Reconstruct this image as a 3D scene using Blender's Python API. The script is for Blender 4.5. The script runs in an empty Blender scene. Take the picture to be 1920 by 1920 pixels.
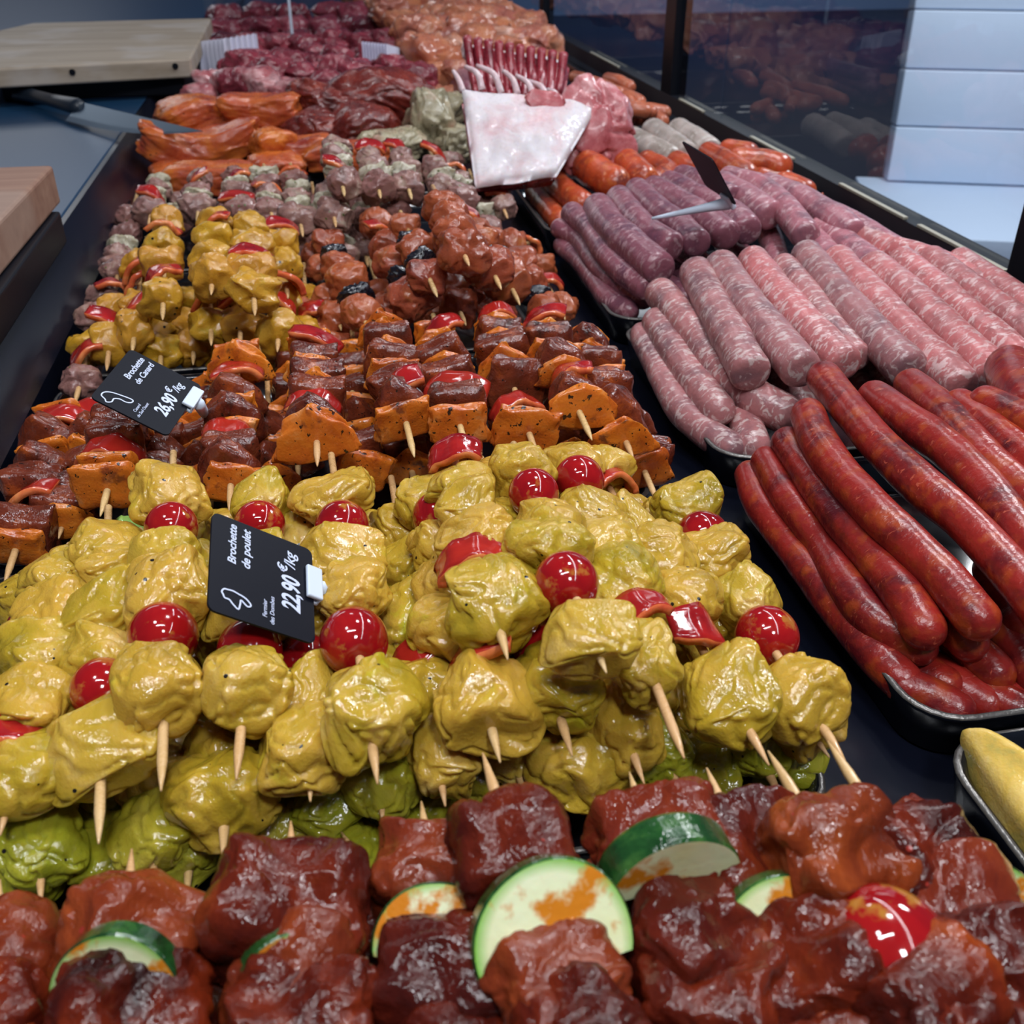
import bpy, bmesh, math, random
import numpy as np
from mathutils import Vector, Matrix, noise
random.seed(7)
sc = bpy.context.scene
# ---------------------------------------------------------------- camera
F_PX, CAM_H = 1900.0, 0.36
PITCH, YAW = math.radians(31.383), math.radians(10.562)
cam_d = bpy.data.cameras.new('camera'); cam = bpy.data.objects.new('camera', cam_d)
sc.collection.objects.link(cam); sc.camera = cam
cam_d.sensor_width = 36; cam_d.sensor_height = 36; cam_d.lens = 36 * F_PX / 1920
cam_d.clip_start = 0.02; cam_d.clip_end = 60
cam.location = (0, 0, CAM_H)
cam.rotation_euler = (math.pi / 2 - PITCH, 0, -YAW)
cam_d.dof.use_dof = True; cam_d.dof.focus_distance = 0.60; cam_d.dof.aperture_fstop = 15.0
# ---------------------------------------------------------------- world, lights, exposure
sc.view_settings.view_transform = 'Standard'; sc.view_settings.look = 'None'
sc.view_settings.gamma = 1; sc.view_settings.use_curve_mapping = False
sc.view_settings.exposure = 0.0
w = bpy.data.worlds.new('world'); sc.world = w; w.use_nodes = True
bg = w.node_tree.nodes['Background']
bg.inputs[0].default_value = (0.42, 0.55, 0.85, 1); bg.inputs[1].default_value = 0.085
def area(name, loc, size, power, col=(0.93, 0.96, 1), rot=(0, 0, 0)):
    l = bpy.data.lights.new(name, 'AREA'); l.shape = 'RECTANGLE'; l.size, l.size_y = size
    l.energy = power; l.color = col
    o = bpy.data.objects.new(name, l); sc.collection.objects.link(o)
    o.location = loc; o.rotation_euler = rot
    return o
# shop ceiling panels, the display case strip light and added fill lamps
area('ceiling_and_fill_light', (0.25, -0.75, 1.9), (0.28, 0.28), 18, rot=(math.radians(22), 0, 0))
area('ceiling_and_fill_light', (-0.7, 0.5, 2.2), (0.25, 0.25), 9)
area('ceiling_and_fill_light', (0.6, 1.3, 2.2), (0.25, 0.25), 15)
area('ceiling_and_fill_light', (0.0, 3.4, 2.2), (0.4, 0.4), 6)
area('ceiling_and_fill_light', (2.0, 2.0, 1.7), (0.5, 0.5), 40)  # added lamp brightening the white chair, not a ceiling panel
area('ceiling_and_fill_light', (-3, 9, 2.6), (3, 3), 70)  # added lamp for the back wall, which the worktop mirrors
area('ceiling_and_fill_light', (5, 10, 2.6), (3, 3), 70)  # second added lamp, brightening the right part of the back wall
area('case_strip_light', (0.55, 0.9, 1.0), (0.03, 2.6), 6.5, (0.9, 0.94, 1), (0, math.radians(20), 0))
area('case_strip_light', (-0.1, 0.2, 1.15), (0.5, 0.03), 5.0, (0.9, 0.94, 1))
# ---------------------------------------------------------------- camera maths used to measure places
CP, SP, CY, SY = math.cos(PITCH), math.sin(PITCH), math.cos(YAW), math.sin(YAW)
def ray(px, py):
    x, y, z = px - 960, 960 - py, F_PX
    u = y * CP - z * SP; f = y * SP + z * CP
    return Vector((x * CY + f * SY, -x * SY + f * CY, u))
def P(px, py, z=0.0):
    r = ray(px, py); return Vector((0, 0, CAM_H)) + r * ((z - CAM_H) / r.z)
def at_depth(px, py, d): return Vector((0, 0, CAM_H)) + ray(px, py) * (d / F_PX)
def proj(p):
    q = p - Vector((0, 0, CAM_H))
    x = q.x * CY - q.y * SY; f = q.x * SY + q.y * CY
    yc = q.z * CP + f * SP; zc = -q.z * SP + f * CP
    return 960 + F_PX * x / zc, 960 - F_PX * yc / zc
# ---------------------------------------------------------------- node helpers
def new_mat(name):
    m = bpy.data.materials.new(name); m.use_nodes = True
    nt = m.node_tree; return m, nt, nt.nodes['Principled BSDF']
def N(nt, t, **kw):
    n = nt.nodes.new(t)
    for k, v in kw.items(): setattr(n, k, v)
    return n
def setin(n, **kw):
    for k, v in kw.items():
        n.inputs[k.replace('_', ' ')].default_value = v
def ramp(nt, src, stops, interp='LINEAR'):
    r = N(nt, 'ShaderNodeValToRGB'); r.color_ramp.interpolation = interp
    els = r.color_ramp.elements
    while len(els) < len(stops): els.new(0.5)
    for e, (p, c) in zip(els, stops):
        e.position = p; e.color = tuple(c) + (1,) if len(c) == 3 else c
    nt.links.new(src, r.inputs[0]); return r.outputs[0]
def coords(nt, uv=False):
    """object-space coordinates shifted per object, so copies differ"""
    tc = N(nt, 'ShaderNodeTexCoord'); oi = N(nt, 'ShaderNodeObjectInfo')
    mul = N(nt, 'ShaderNodeVectorMath', operation='MULTIPLY_ADD')
    nt.links.new(oi.outputs['Random'], mul.inputs[0]); mul.inputs[1].default_value = (7.3, 3.1, 5.7)
    nt.links.new(tc.outputs['UV' if uv else 'Object'], mul.inputs[2])
    return mul.outputs[0], oi.outputs['Random']
def noise_n(nt, co, scale, detail=3, rough=0.55, dist=0.0):
    n = N(nt, 'ShaderNodeTexNoise'); setin(n, Scale=scale, Detail=detail, Roughness=rough, Distortion=dist)
    nt.links.new(co, n.inputs['Vector']); return n.outputs['Fac']
def mixc(nt, fac, a, b):
    m = N(nt, 'ShaderNodeMix', data_type='RGBA')
    for s, v in ((0, fac), (6, a), (7, b)):
        if isinstance(v, (int, float)): m.inputs[s].default_value = v
        elif isinstance(v, tuple): m.inputs[s].default_value = v + (1,)
        else: nt.links.new(v, m.inputs[s])
    return m.outputs[2]
def math_n(nt, op, a, b=0.5):
    m = N(nt, 'ShaderNodeMath', operation=op)
    for s, v in ((0, a), (1, b)):
        if isinstance(v, (int, float)): m.inputs[s].default_value = v
        else: nt.links.new(v, m.inputs[s])
    return m.outputs[0]
def bump(nt, bs, pairs):
    prev = None
    for h, st, di in pairs:
        b = N(nt, 'ShaderNodeBump'); setin(b, Strength=st, Distance=di)
        nt.links.new(h, b.inputs['Height'])
        if prev is not None: nt.links.new(prev, b.inputs['Normal'])
        prev = b.outputs[0]
    nt.links.new(prev, bs.inputs['Normal'])
def specks(nt, co, scale, thr, keep):
    """sparse dark grains: True where a random few voronoi cells are close"""
    if keep < 0:
        return math_n(nt, 'GREATER_THAN', noise_n(nt, co, scale, 3, 0.6), thr)
    v = N(nt, 'ShaderNodeTexVoronoi'); setin(v, Scale=scale, Randomness=1.0)
    nt.links.new(co, v.inputs['Vector'])
    near = math_n(nt, 'LESS_THAN', v.outputs['Distance'], thr)
    sep = N(nt, 'ShaderNodeSeparateColor'); nt.links.new(v.outputs['Color'], sep.inputs[0])
    few = math_n(nt, 'LESS_THAN', sep.outputs[0], keep)
    return math_n(nt, 'MULTIPLY', near, few)
def meat(name, cols, scale=38, rough=0.3, sparkle=0.55, *a_, **k_):
    dim = k_.pop('dim', 1.0); spec = k_.pop('spec', .5)
    cols = [tuple(x * dim for x in c) for c in cols]
    return _meat(name, cols, scale, rough, sparkle, spec, *a_, **k_)
def _meat(name, cols, scale, rough, sparkle, spec, spk=None, sss=0.0, vary=None, fibre=1.0, coat=0.0, stain=None, fine=700):
    m, nt, bs = new_mat(name); co, rnd = coords(nt)
    if fibre != 1.0:
        mp = N(nt, 'ShaderNodeMapping'); mp.inputs['Scale'].default_value = (1, 1 / fibre, 1)
        nt.links.new(co, mp.inputs[0]); cc = mp.outputs[0]
    else: cc = co
    k = len(cols)
    c = ramp(nt, noise_n(nt, cc, scale, 5, 0.6, 0.6), [(0.30 + 0.42 * i / max(1, k - 1), x) for i, x in enumerate(cols)])
    if stain:
        st = ramp(nt, noise_n(nt, co, stain[1], 4, 0.6), [(stain[2], (0, 0, 0)), (stain[2] + 0.08, (1, 1, 1))])
        c = mixc(nt, st, c, stain[0])
    if vary:
        c = mixc(nt, math_n(nt, 'MULTIPLY', rnd, vary[1]), c, vary[0])
    if spk:
        s = specks(nt, co, spk[0], spk[1], spk[2]); c = mixc(nt, s, c, spk[3])
    nt.links.new(c, bs.inputs['Base Color'])
    rr = ramp(nt, noise_n(nt, co, 210, 4, .65), [(0.42, (rough * .35,) * 3), (0.62, (min(1, rough * 1.1),) * 3)])
    nt.links.new(rr, bs.inputs['Roughness'])
    setin(bs, **{'Specular_IOR_Level': spec, 'Coat_Weight': coat, 'Coat_Roughness': 0.08})
    if sss:
        setin(bs, Subsurface_Weight=min(.5, sss * 1.5), Subsurface_Scale=0.010); bs.inputs['Subsurface Radius'].default_value = (1, .55, .2)
    bump(nt, bs, [(noise_n(nt, cc, 150, 3, 0.55), min(1, sparkle * 1.2), 0.0008), (noise_n(nt, cc, fine, 2, 0.5), min(1, sparkle * 1.5), 0.00046)])
    return m
def plain(name, col, rough=0.4, metal=0.0, spec=0.5, coat=0.0, bmp=None):
    m, nt, bs = new_mat(name); bs.inputs['Base Color'].default_value = col + (1,)
    setin(bs, Roughness=rough, Metallic=metal, Specular_IOR_Level=spec, Coat_Weight=coat)
    if bmp:
        co, _ = coords(nt); bump(nt, bs, [(noise_n(nt, co, bmp[0], 3), bmp[1], bmp[2])])
    return m
M = {}
M['chicken'] = meat('curry_chicken', [(.24, .18, .008), (.42, .29, .018), (.54, .35, .045), (.66, .46, .16)], 26, .2, .5, (150, .15, .10, (.015, .012, .01)), .25, ((.60, .32, .05), .55), 1.5, .15, ((.46, .44, .015), 24, .62))
M['chicken_low'] = meat('green_chicken', [(.17, .17, .010), (.34, .28, .018), (.50, .40, .06)], 28, .2, .5, (150, .15, .1, (.015, .012, .01)), .25, ((.30, .34, .02), .5), 1.5, .3)
M['beef'] = meat('marinated_beef', [(.02, .004, .003), (.085, .009, .004), (.19, .022, .006), (.38, .065, .010)], 30, .2, .6, (110, .13, .05, (.30, .03, .02)), 0, ((.06, .008, .006), .6), 1.7, 0, dim=.85, spec=.32)
M['beef_bright'] = meat('bright_beef', [(.10, .014, .006), (.24, .04, .010), (.40, .08, .015)], 30, .2, .55, (110, .13, .08, (.30, .03, .02)), 0, ((.14, .014, .01), .5), 1.7, 0, dim=.8, spec=.35)
M['fat'] = meat('spiced_duck_fat', [(.30, .05, .01), (.62, .15, .012), (.74, .22, .02), (.72, .36, .12)], 45, .26, .45, (230, .64, -1, (.035, .012, .006)), .1, ((.42, .07, .012), .5), 1, .15, ((.14, .04, .015), 60, .60))
M['duck'] = meat('spiced_duck_meat', [(.018, .007, .005), (.10, .017, .009), (.19, .035, .013), (.45, .09, .012)], 55, .24, .7, (230, .66, -1, (.02, .008, .006)), 0, ((.16, .03, .012), .5), 1.6, .1)
M['yellow'] = meat('yellow_pork', [(.30, .15, .010), (.50, .27, .015), (.58, .32, .03), (.50, .36, .05)], 40, .24, .6, (110, .17, .12, (.015, .012, .01)), .15, ((.48, .17, .03), .5), 1, .1)
M['herb'] = meat('herb_pork', [(.16, .11, .09), (.33, .17, .15), (.45, .25, .20), (.50, .44, .32)], 45, .25, .6, (160, .2, .2, (.10, .12, .03)), 0, ((.26, .10, .09), .6), 1, .1, dim=.72)
M['onion'] = meat('herb_onion', [(.36, .31, .20), (.55, .49, .36), (.72, .67, .55)], 60, .28, .5, (160, .2, .25, (.10, .13, .03)), .1, None, 1, .2, dim=.82)
M['mahogany'] = meat('glazed_pork', [(.12, .02, .012), (.30, .055, .03), (.42, .09, .045), (.50, .17, .05)], 36, .25, .5, None, .08, ((.45, .12, .03), .45), 1, .05, dim=.82)
M['prune'] = meat('prune', [(.004, .004, .007), (.012, .012, .02)], 80, .22, 1.0, None, 0, None, 1, .5)
M['orange'] = meat('orange_steak', [(.30, .035, .02), (.55, .11, .03), (.75, .20, .025), (.80, .28, .05)], 20, .28, .5, (110, .15, .15, (.03, .01, .01)), .05, ((.45, .06, .03), .55), 1, .15, dim=.85)
M['roast'] = meat('spiced_roast', [(.04, .008, .008), (.15, .02, .014), (.30, .045, .02)], 24, .35, .6, (150, .25, .25, (.35, .06, .03)), 0, ((.18, .02, .015), .5), 1, .2)
M['cube'] = meat('dark_beef_cube', [(.05, .006, .012), (.15, .015, .025), (.30, .04, .06), (.5, .2, .2)], 22, .33, .6, None, 0, ((.30, .05, .07), .5), 1, .1)
M['marbled'] = meat('marbled_pork', [(.25, .05, .06), (.42, .12, .13), (.62, .34, .34), (.72, .52, .52)], 26, .3, .5, None, .05, None, 2.0, .2)
M['porkback'] = meat('orange_pork', [(.20, .045, .04), (.42, .13, .09), (.52, .20, .11), (.62, .34, .26)], 18, .32, .5, None, .05, ((.55, .17, .05), .4), 1, .2)
M['porkgreen'] = meat('herb_chop', [(.22, .19, .12), (.38, .32, .20), (.45, .25, .18)], 22, .3, .6, (150, .2, .2, (.08, .1, .03)), 0, None, 1, .2)
M['pastry'] = meat('golden_pastry', [(.42, .36, .10), (.72, .48, .10), (.80, .58, .20), (.80, .45, .30)], 30, .22, .4, None, .15, None, 1, .5)
M['pepper'] = meat('red_pepper', [(.20, .004, .008), (.36, .010, .012), (.48, .022, .014)], 40, .2, .15, None, .05, ((.50, .05, .015), .35), 1, .2, None, 150)
M['pepper_in'] = meat('pepper_flesh', [(.55, .06, .03), (.70, .16, .05), (.75, .30, .10)], 50, .25, .2, None, .05, None, 1, .3)
M['green_pepper'] = meat('green_pepper', [(.12, .28, .05), (.25, .42, .10), (.35, .5, .16)], 40, .18, .2, None, .05, None, 1, .5)
M['tomato'] = meat('cherry_tomato', [(.16, .003, .006), (.28, .005, .008), (.38, .012, .010)], 45, .12, .08, None, .05, ((.42, .008, .008), .5), 1, .4, ((.42, .20, .03), 75, .585), 90)
M['zflesh'] = meat('zucchini_flesh', [(.55, .68, .30), (.78, .82, .50), (.85, .86, .62)], 18, .22, .15, None, .15, None, 1, .4, ((.68, .22, .01), 55, .56), 200)
M['zskin'] = meat('zucchini_skin', [(.004, .02, .006), (.015, .07, .015), (.06, .16, .03)], 70, .16, .3, None, 0, None, 1, .6)
M['wood_stick'] = meat('bamboo', [(.48, .30, .12), (.66, .43, .18), (.72, .52, .26)], 120, .45, .12, None, 0, ((.60, .30, .14), .6), 8)
def zrim():
    """flesh that turns green towards the skin: real colour of the slice's rim"""
    m, nt, bs = new_mat('zucchini_slice'); co, _ = coords(nt)
    tc = N(nt, 'ShaderNodeTexCoord'); ln = N(nt, 'ShaderNodeVectorMath', operation='LENGTH')
    mp = N(nt, 'ShaderNodeMapping'); mp.inputs['Scale'].default_value = (1, 0, 1)
    nt.links.new(tc.outputs['Object'], mp.inputs[0]); nt.links.new(mp.outputs[0], ln.inputs[0])
    base = ramp(nt, noise_n(nt, co, 16, 3), [(.35, (.86, .90, .62)), (.6, (.80, .82, .45)), (.75, (.80, .66, .18))])
    rim = ramp(nt, math_n(nt, 'MULTIPLY', ln.outputs['Value'], 36.0), [(.80, (0, 0, 0)), (.98, (1, 1, 1))])
    c = mixc(nt, rim, base, (.20, .50, .05))
    st = ramp(nt, noise_n(nt, co, 42, 4, .6), [(.52, (0, 0, 0)), (.60, (1, 1, 1))])
    c = mixc(nt, st, c, (.66, .22, .012))
    nt.links.new(c, bs.inputs['Base Color']); setin(bs, Roughness=.22, Coat_Weight=.3, Subsurface_Weight=.15, Subsurface_Scale=.004)
    bump(nt, bs, [(noise_n(nt, co, 220, 3), .15, .002)])
    return m
M['zflesh'] = zrim()
def sausage_mat(name, base, fleck, dark, fsc=150, fth=.55, rough=.3, orange=None, fw=.08, bm=.35):
    m, nt, bs = new_mat(name); co, rnd = coords(nt)
    mp = N(nt, 'ShaderNodeMapping'); mp.inputs['Scale'].default_value = (.55, 1.1, .55); mp.inputs['Rotation'].default_value = (0, 0, .35)
    nt.links.new(co, mp.inputs[0])
    n1 = noise_n(nt, co, 28, 4, .6, .5)
    c = ramp(nt, n1, [(.34, dark), (.52, base), (.7, tuple(min(1, x * 1.25) for x in base))])
    if orange:
        o = ramp(nt, noise_n(nt, co, 75, 3, .5), [(.52, (0, 0, 0)), (.66, (1, 1, 1))]); c = mixc(nt, math_n(nt, 'MULTIPLY', o, .75), c, orange)
    f = ramp(nt, noise_n(nt, mp.outputs[0], fsc, 3, .62, .8), [(fth, (0, 0, 0)), (fth + fw, (1, 1, 1))])
    c = mixc(nt, math_n(nt, 'MULTIPLY', f, .8), c, fleck)
    c = mixc(nt, math_n(nt, 'MULTIPLY', rnd, .35), c, dark)
    nt.links.new(c, bs.inputs['Base Color'])
    setin(bs, Roughness=rough, Specular_IOR_Level=.5, Coat_Weight=.08, Coat_Roughness=.15, Subsurface_Weight=.08, Subsurface_Scale=.004)
    bump(nt, bs, [(noise_n(nt, co, 70, 4), bm, .004), (noise_n(nt, mp.outputs[0], 260, 3), bm, .0012)])
    return m
M['s_red'] = sausage_mat('red_sausage', (.29, .018, .012), (.55, .11, .06), (.09, .006, .010), 300, .64, .3, (.42, .065, .012), .06)
M['s_pink'] = sausage_mat('pink_sausage', (.55, .16, .16), (.80, .60, .58), (.36, .13, .13), 190, .52, .32)
M['s_grey'] = sausage_mat('greyish_sausage', (.42, .16, .16), (.70, .55, .52), (.22, .10, .11), 190, .53, .32)
M['s_violet'] = sausage_mat('violet_sausage', (.27, .085, .11), (.56, .34, .36), (.14, .05, .08), 150, .545, .32)
M['s_violet_pink'] = sausage_mat('rosy_sausage', (.44, .15, .18), (.70, .46, .47), (.22, .09, .12), 150, .54, .32)
M['s_chorizo'] = sausage_mat('orange_sausage', (.50, .07, .02), (.78, .28, .14), (.20, .035, .025), 130, .62, .27, (.62, .14, .03))
M['s_white'] = sausage_mat('pale_grey_sausage', (.46, .37, .33), (.68, .61, .56), (.30, .24, .20), 120, .56, .35)
M['s_small'] = sausage_mat('small_orange_sausage', (.55, .15, .07), (.75, .38, .24), (.36, .08, .04), 90, .6, .3)
M['tray'] = plain('black_tray_plastic', (.006, .007, .011), .12, 0, .6)
M['deck'] = plain('black_deck', (.004, .005, .011), .22, 0, .45)
M['rim'] = plain('worn_tray_edge', (.16, .15, .14), .3, .6, .5, 0, (300, .5, .001))
M['black'] = plain('black_metal', (.005, .006, .010), .4, .0, .25)
M['steel'] = plain('brushed_blue_steel', (.012, .045, .10), .30, .1, .32, 0, (60, .03, .002))
M['alu'] = plain('reflection_gold_aluminium', (.50, .46, .36), .35, .3)  # pale gold stands for reflected light on the trim; chair legs share it
M['wall'] = plain('painted_wall', (.22, .35, .62), .8)
M['floor'] = plain('dark_blue_floor', (.012, .020, .060), .6, 0, .15)
M['white'] = plain('white_plastic', (.62, .70, .82), .35)
M['ink'] = plain('white_ink', (.62, .68, .88), .5)
M['card'] = plain('black_card', (.005, .006, .012), .5, 0, .14, 0, (200, .05, .001))
M['leather'] = plain('white_leather', (.60, .70, .86), .5, 0, .4, 0, (60, .1, .004))
M['blade'] = plain('knife_steel', (.32, .42, .52), .28, 1)
M['handle'] = plain('black_handle', (.012, .018, .028), .35, 0, .5)
M['paper'] = plain('pleated_paper', (.72, .72, .85), .7)
M['bone'] = meat('rib_bone', [(.62, .40, .42), (.80, .68, .70)], 50, .35, .2, None, .1)
M['lambfat'] = meat('lamb_fat', [(.80, .50, .52), (.86, .76, .78), (.88, .82, .86)], 20, .7, .3, None, .15, None, 1, .0, None, 200, dim=.80)
M['lambmeat'] = meat('lamb_meat', [(.36, .06, .07), (.55, .16, .17), (.70, .38, .38)], 30, .3, .4, None, .05, None, 2, .2)
M['ribmeat'] = meat('rib_meat', [(.14, .008, .016), (.30, .02, .035), (.36, .05, .06)], 26, .55, .3, None, .05, None, 1, .2)
def board_mat(name, a, b):
    m, nt, bs = new_mat(name); co, _ = coords(nt)
    mp = N(nt, 'ShaderNodeMapping'); mp.inputs['Scale'].default_value = (1.2, 22, 22); nt.links.new(co, mp.inputs[0])
    c = ramp(nt, noise_n(nt, mp.outputs[0], 2.2, 4), [(.3, a), (.7, b)])
    pale = ramp(nt, noise_n(nt, co, 7, 3), [(.5, (0, 0, 0)), (.62, (1, 1, 1))])
    c = mixc(nt, math_n(nt, 'MULTIPLY', pale, .4), c, (.5, .46, .44) if name[0] == 'b' else (.36, .27, .22))
    nt.links.new(c, bs.inputs['Base Color']); setin(bs, Roughness=.55)
    return m
M['board'] = board_mat('beech_board', (.27, .21, .15), (.42, .34, .26))
M['board_red'] = board_mat('reddish_board', (.22, .11, .075), (.33, .19, .13))
def glass_mat():
    m = bpy.data.materials.new('display_glass'); m.use_nodes = True; nt = m.node_tree; nt.nodes.clear()
    o = N(nt, 'ShaderNodeOutputMaterial'); mx = N(nt, 'ShaderNodeMixShader'); fr = N(nt, 'ShaderNodeFresnel'); fr.inputs[0].default_value = 1.5
    tr = N(nt, 'ShaderNodeBsdfTransparent'); tr.inputs[0].default_value = (.93, .96, .98, 1)
    gl = N(nt, 'ShaderNodeBsdfGlossy'); gl.inputs['Roughness'].default_value = .0
    ge = N(nt, 'ShaderNodeNewGeometry'); fac = math_n(nt, 'MULTIPLY', fr.outputs[0], math_n(nt, 'SUBTRACT', 1.0, ge.outputs['Backfacing']))
    nt.links.new(fac, mx.inputs[0]); nt.links.new(tr.outputs[0], mx.inputs[1]); nt.links.new(gl.outputs[0], mx.inputs[2])
    nt.links.new(mx.outputs[0], o.inputs[0]); return m
M['glass'] = glass_mat()
# ---------------------------------------------------------------- object helpers
def link(name, me, mats, parent=None, loc=None):
    o = bpy.data.objects.new(name, me); sc.collection.objects.link(o)
    if isinstance(me, bpy.types.Mesh) and not me.materials:
        for mm in (mats if isinstance(mats, (list, tuple)) else [mats]): me.materials.append(M[mm] if isinstance(mm, str) else mm)
    if parent is not None: o.parent = parent
    if loc is not None: o.location = loc
    return o
def tag(o, label, cat=None, group=None, kind=None):
    if label: o['label'] = label
    if cat: o['category'] = cat
    if group: o['group'] = group
    if kind: o['kind'] = kind
    return o
def empty(name, loc):
    o = bpy.data.objects.new(name, None); sc.collection.objects.link(o); o.location = loc; o.empty_display_size = .01
    return o
def mesh_from(verts, faces, name='mesh', smooth=True):
    me = bpy.data.meshes.new(name); me.from_pydata([tuple(v) for v in verts], [], faces); me.update()
    if smooth:
        for p in me.polygons: p.use_smooth = True
    return me
def finish(bm, name='mesh', smooth=False):
    me = bpy.data.meshes.new(name); bmesh.ops.recalc_face_normals(bm, faces=bm.faces); bm.to_mesh(me); bm.free()
    for p in me.polygons: p.use_smooth = smooth
    return me
def box_bm(bm, c, s, bev=0.0, rot=None):
    r = bmesh.ops.create_cube(bm, size=1.0); vs = r['verts']
    mt = Matrix.Translation(c) @ (rot.to_4x4() if rot else Matrix.Identity(4)) @ Matrix.Diagonal((*s, 1))
    bmesh.ops.transform(bm, matrix=mt, verts=vs)
    if bev:
        es = list({e for v in vs for e in v.link_edges})
        bmesh.ops.bevel(bm, geom=es, offset=bev, segments=3, profile=.5, affect='EDGES')
def box(name, lo, hi, mat, bev=0.002, parent=None):
    bm = bmesh.new(); c = [(a + b) / 2 for a, b in zip(lo, hi)]
    box_bm(bm, (0, 0, 0), [b - a for a, b in zip(lo, hi)], bev)
    o = link(name, finish(bm), mat, parent, c)
    return o
ORD = ['zeroth', 'first', 'second', 'third', 'fourth', 'fifth', 'sixth', 'seventh', 'eighth', 'ninth', 'tenth', 'eleventh', 'twelfth', 'thirteenth', 'fourteenth', 'fifteenth', 'sixteenth', 'seventeenth', 'eighteenth', 'nineteenth', 'twentieth', 'twenty-first', 'twenty-second', 'twenty-third', 'twenty-fourth', 'twenty-fifth', 'twenty-sixth', 'twenty-seventh', 'twenty-eighth', 'twenty-ninth', 'thirtieth']
def ordinal(i, n):
    if n == 1: return 'the only one'
    if i == 0: return 'leftmost'
    if i == n - 1: return 'rightmost'
    return ORD[i + 1] + ' from the left'
# ---------------------------------------------------------------- lumpy meshes
_ico = {}
def ico(n):
    if n not in _ico:
        bm = bmesh.new(); bmesh.ops.create_icosphere(bm, subdivisions=n, radius=1)
        _ico[n] = (np.array([v.co[:] for v in bm.verts]), [tuple(v.index for v in f.verts) for f in bm.faces]); bm.free()
    return _ico[n]
def blob(size, seed, power=2.0, n=5, low=.2, crease=.12, fine=.03, lowf=1.3, flat=0.0):
    """closed organic lump: superellipsoid + low frequency bulges + folds; size = full extents"""
    V, Fc = ico(n); rnd = random.Random(seed)
    off = Vector((rnd.uniform(-90, 90), rnd.uniform(-90, 90), rnd.uniform(-90, 90)))
    r = 1.0 / (np.abs(V) ** power).sum(1) ** (1 / power)
    W = V * r[:, None]
    out = []
    for p in W:
        q = Vector(p)
        a = noise.noise_vector(q * lowf + off) * low
        c = abs(noise.noise(q * 2.1 + off * 1.7)); c = -crease * math.exp(-(c / .10) ** 2)
        f = noise.fractal(q * 5 + off, 1.0, 2.0, 3) * fine
        q2 = q + a; q2 *= (1 + c + f)
        out.append(q2)
    A = np.array([v[:] for v in out]) * (np.array(size) / 2)
    # a gentle bend so that pieces are not symmetrical
    k = rnd.uniform(-1, 1) * 6
    A[:, 2] += k * A[:, 0] ** 2 * (1 - flat)
    return mesh_from(A.tolist(), Fc)
def slab(size, seed, n=4, r=.22, low=.10):
    """cut piece with flat faces: rounded polygon prism, thin along Y"""
    V, Fc = ico(n); rnd = random.Random(seed); off = Vector((rnd.uniform(-90, 90),) * 3)
    k = rnd.choice([4, 4, 4, 3]); r = r if k == 4 else .4; ph = rnd.uniform(-.25, .25) + (math.pi / 4 if k == 4 else math.pi / 6)
    A = []
    for p in V:
        x, y, z = p; th = math.atan2(z, x); rad = math.hypot(x, z)
        s = abs(((th + ph) % (2 * math.pi / k)) - math.pi / k)
        R = math.cos(math.pi / k) / math.cos(min(s, math.pi / k)) ; R = R * (1 - r) + r
        pw = 5.0; t = (rad ** pw + abs(y) ** pw) ** (1 / pw)
        q = Vector((x / t * R * 1.15, y / t, z / t * R * 1.15))
        q += noise.noise_vector(q * 1.4 + off) * low + noise.noise_vector(q * 5 + off) * .03
        A.append((q.x * size[0] / 2, q.y * size[1] / 2, q.z * size[2] / 2))
    return mesh_from(A, Fc)
def bent(wid, length, thick, radius, seed, nu=18, nv=7, mats=('pepper', 'pepper_in')):
    """a bent strip of pepper, skin outside, pale flesh inside"""
    rnd = random.Random(seed); off = Vector((rnd.uniform(0, 90),) * 3)
    V = []; Fc = []
    for s in (0, 1):
        for i in range(nu):
            for j in range(nv):
                a = (i / (nu - 1) - .5) * wid / radius; v = (j / (nv - 1) - .5) * length
                taper = 1 - .25 * abs(i / (nu - 1) - .5) * 2
                rr = radius - s * thick + noise.noise(Vector((a * 2, v * 60, 0)) + off) * .0022
                V.append((math.sin(a) * rr, v * taper + .002 * noise.noise(Vector((a * 3, 5, v * 80)) + off), math.cos(a) * rr - radius * .75))
    q = nu * nv; ix = lambda s, i, j: s * q + i * nv + j; mi = []
    for s in (0, 1):
        for i in range(nu - 1):
            for j in range(nv - 1):
                f = (ix(s, i, j), ix(s, i + 1, j), ix(s, i + 1, j + 1), ix(s, i, j + 1)); Fc.append(f if s == 0 else f[::-1]); mi.append(s)
    for i in range(nu - 1):
        for j in (0, nv - 1): Fc.append((ix(0, i, j), ix(0, i + 1, j), ix(1, i + 1, j), ix(1, i, j))); mi.append(1)
    for j in range(nv - 1):
        for i in (0, nu - 1): Fc.append((ix(0, i, j), ix(0, i, j + 1), ix(1, i, j + 1), ix(1, i, j))); mi.append(1)
    me = mesh_from(V, Fc)
    for m_ in mats: me.materials.append(M[m_])
    for p, k in zip(me.polygons, mi): p.material_index = k
    bm = bmesh.new(); bm.from_mesh(me); bmesh.ops.recalc_face_normals(bm, faces=bm.faces); bm.to_mesh(me); bm.free()
    for p in me.polygons: p.use_smooth = True
    return me
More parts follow.
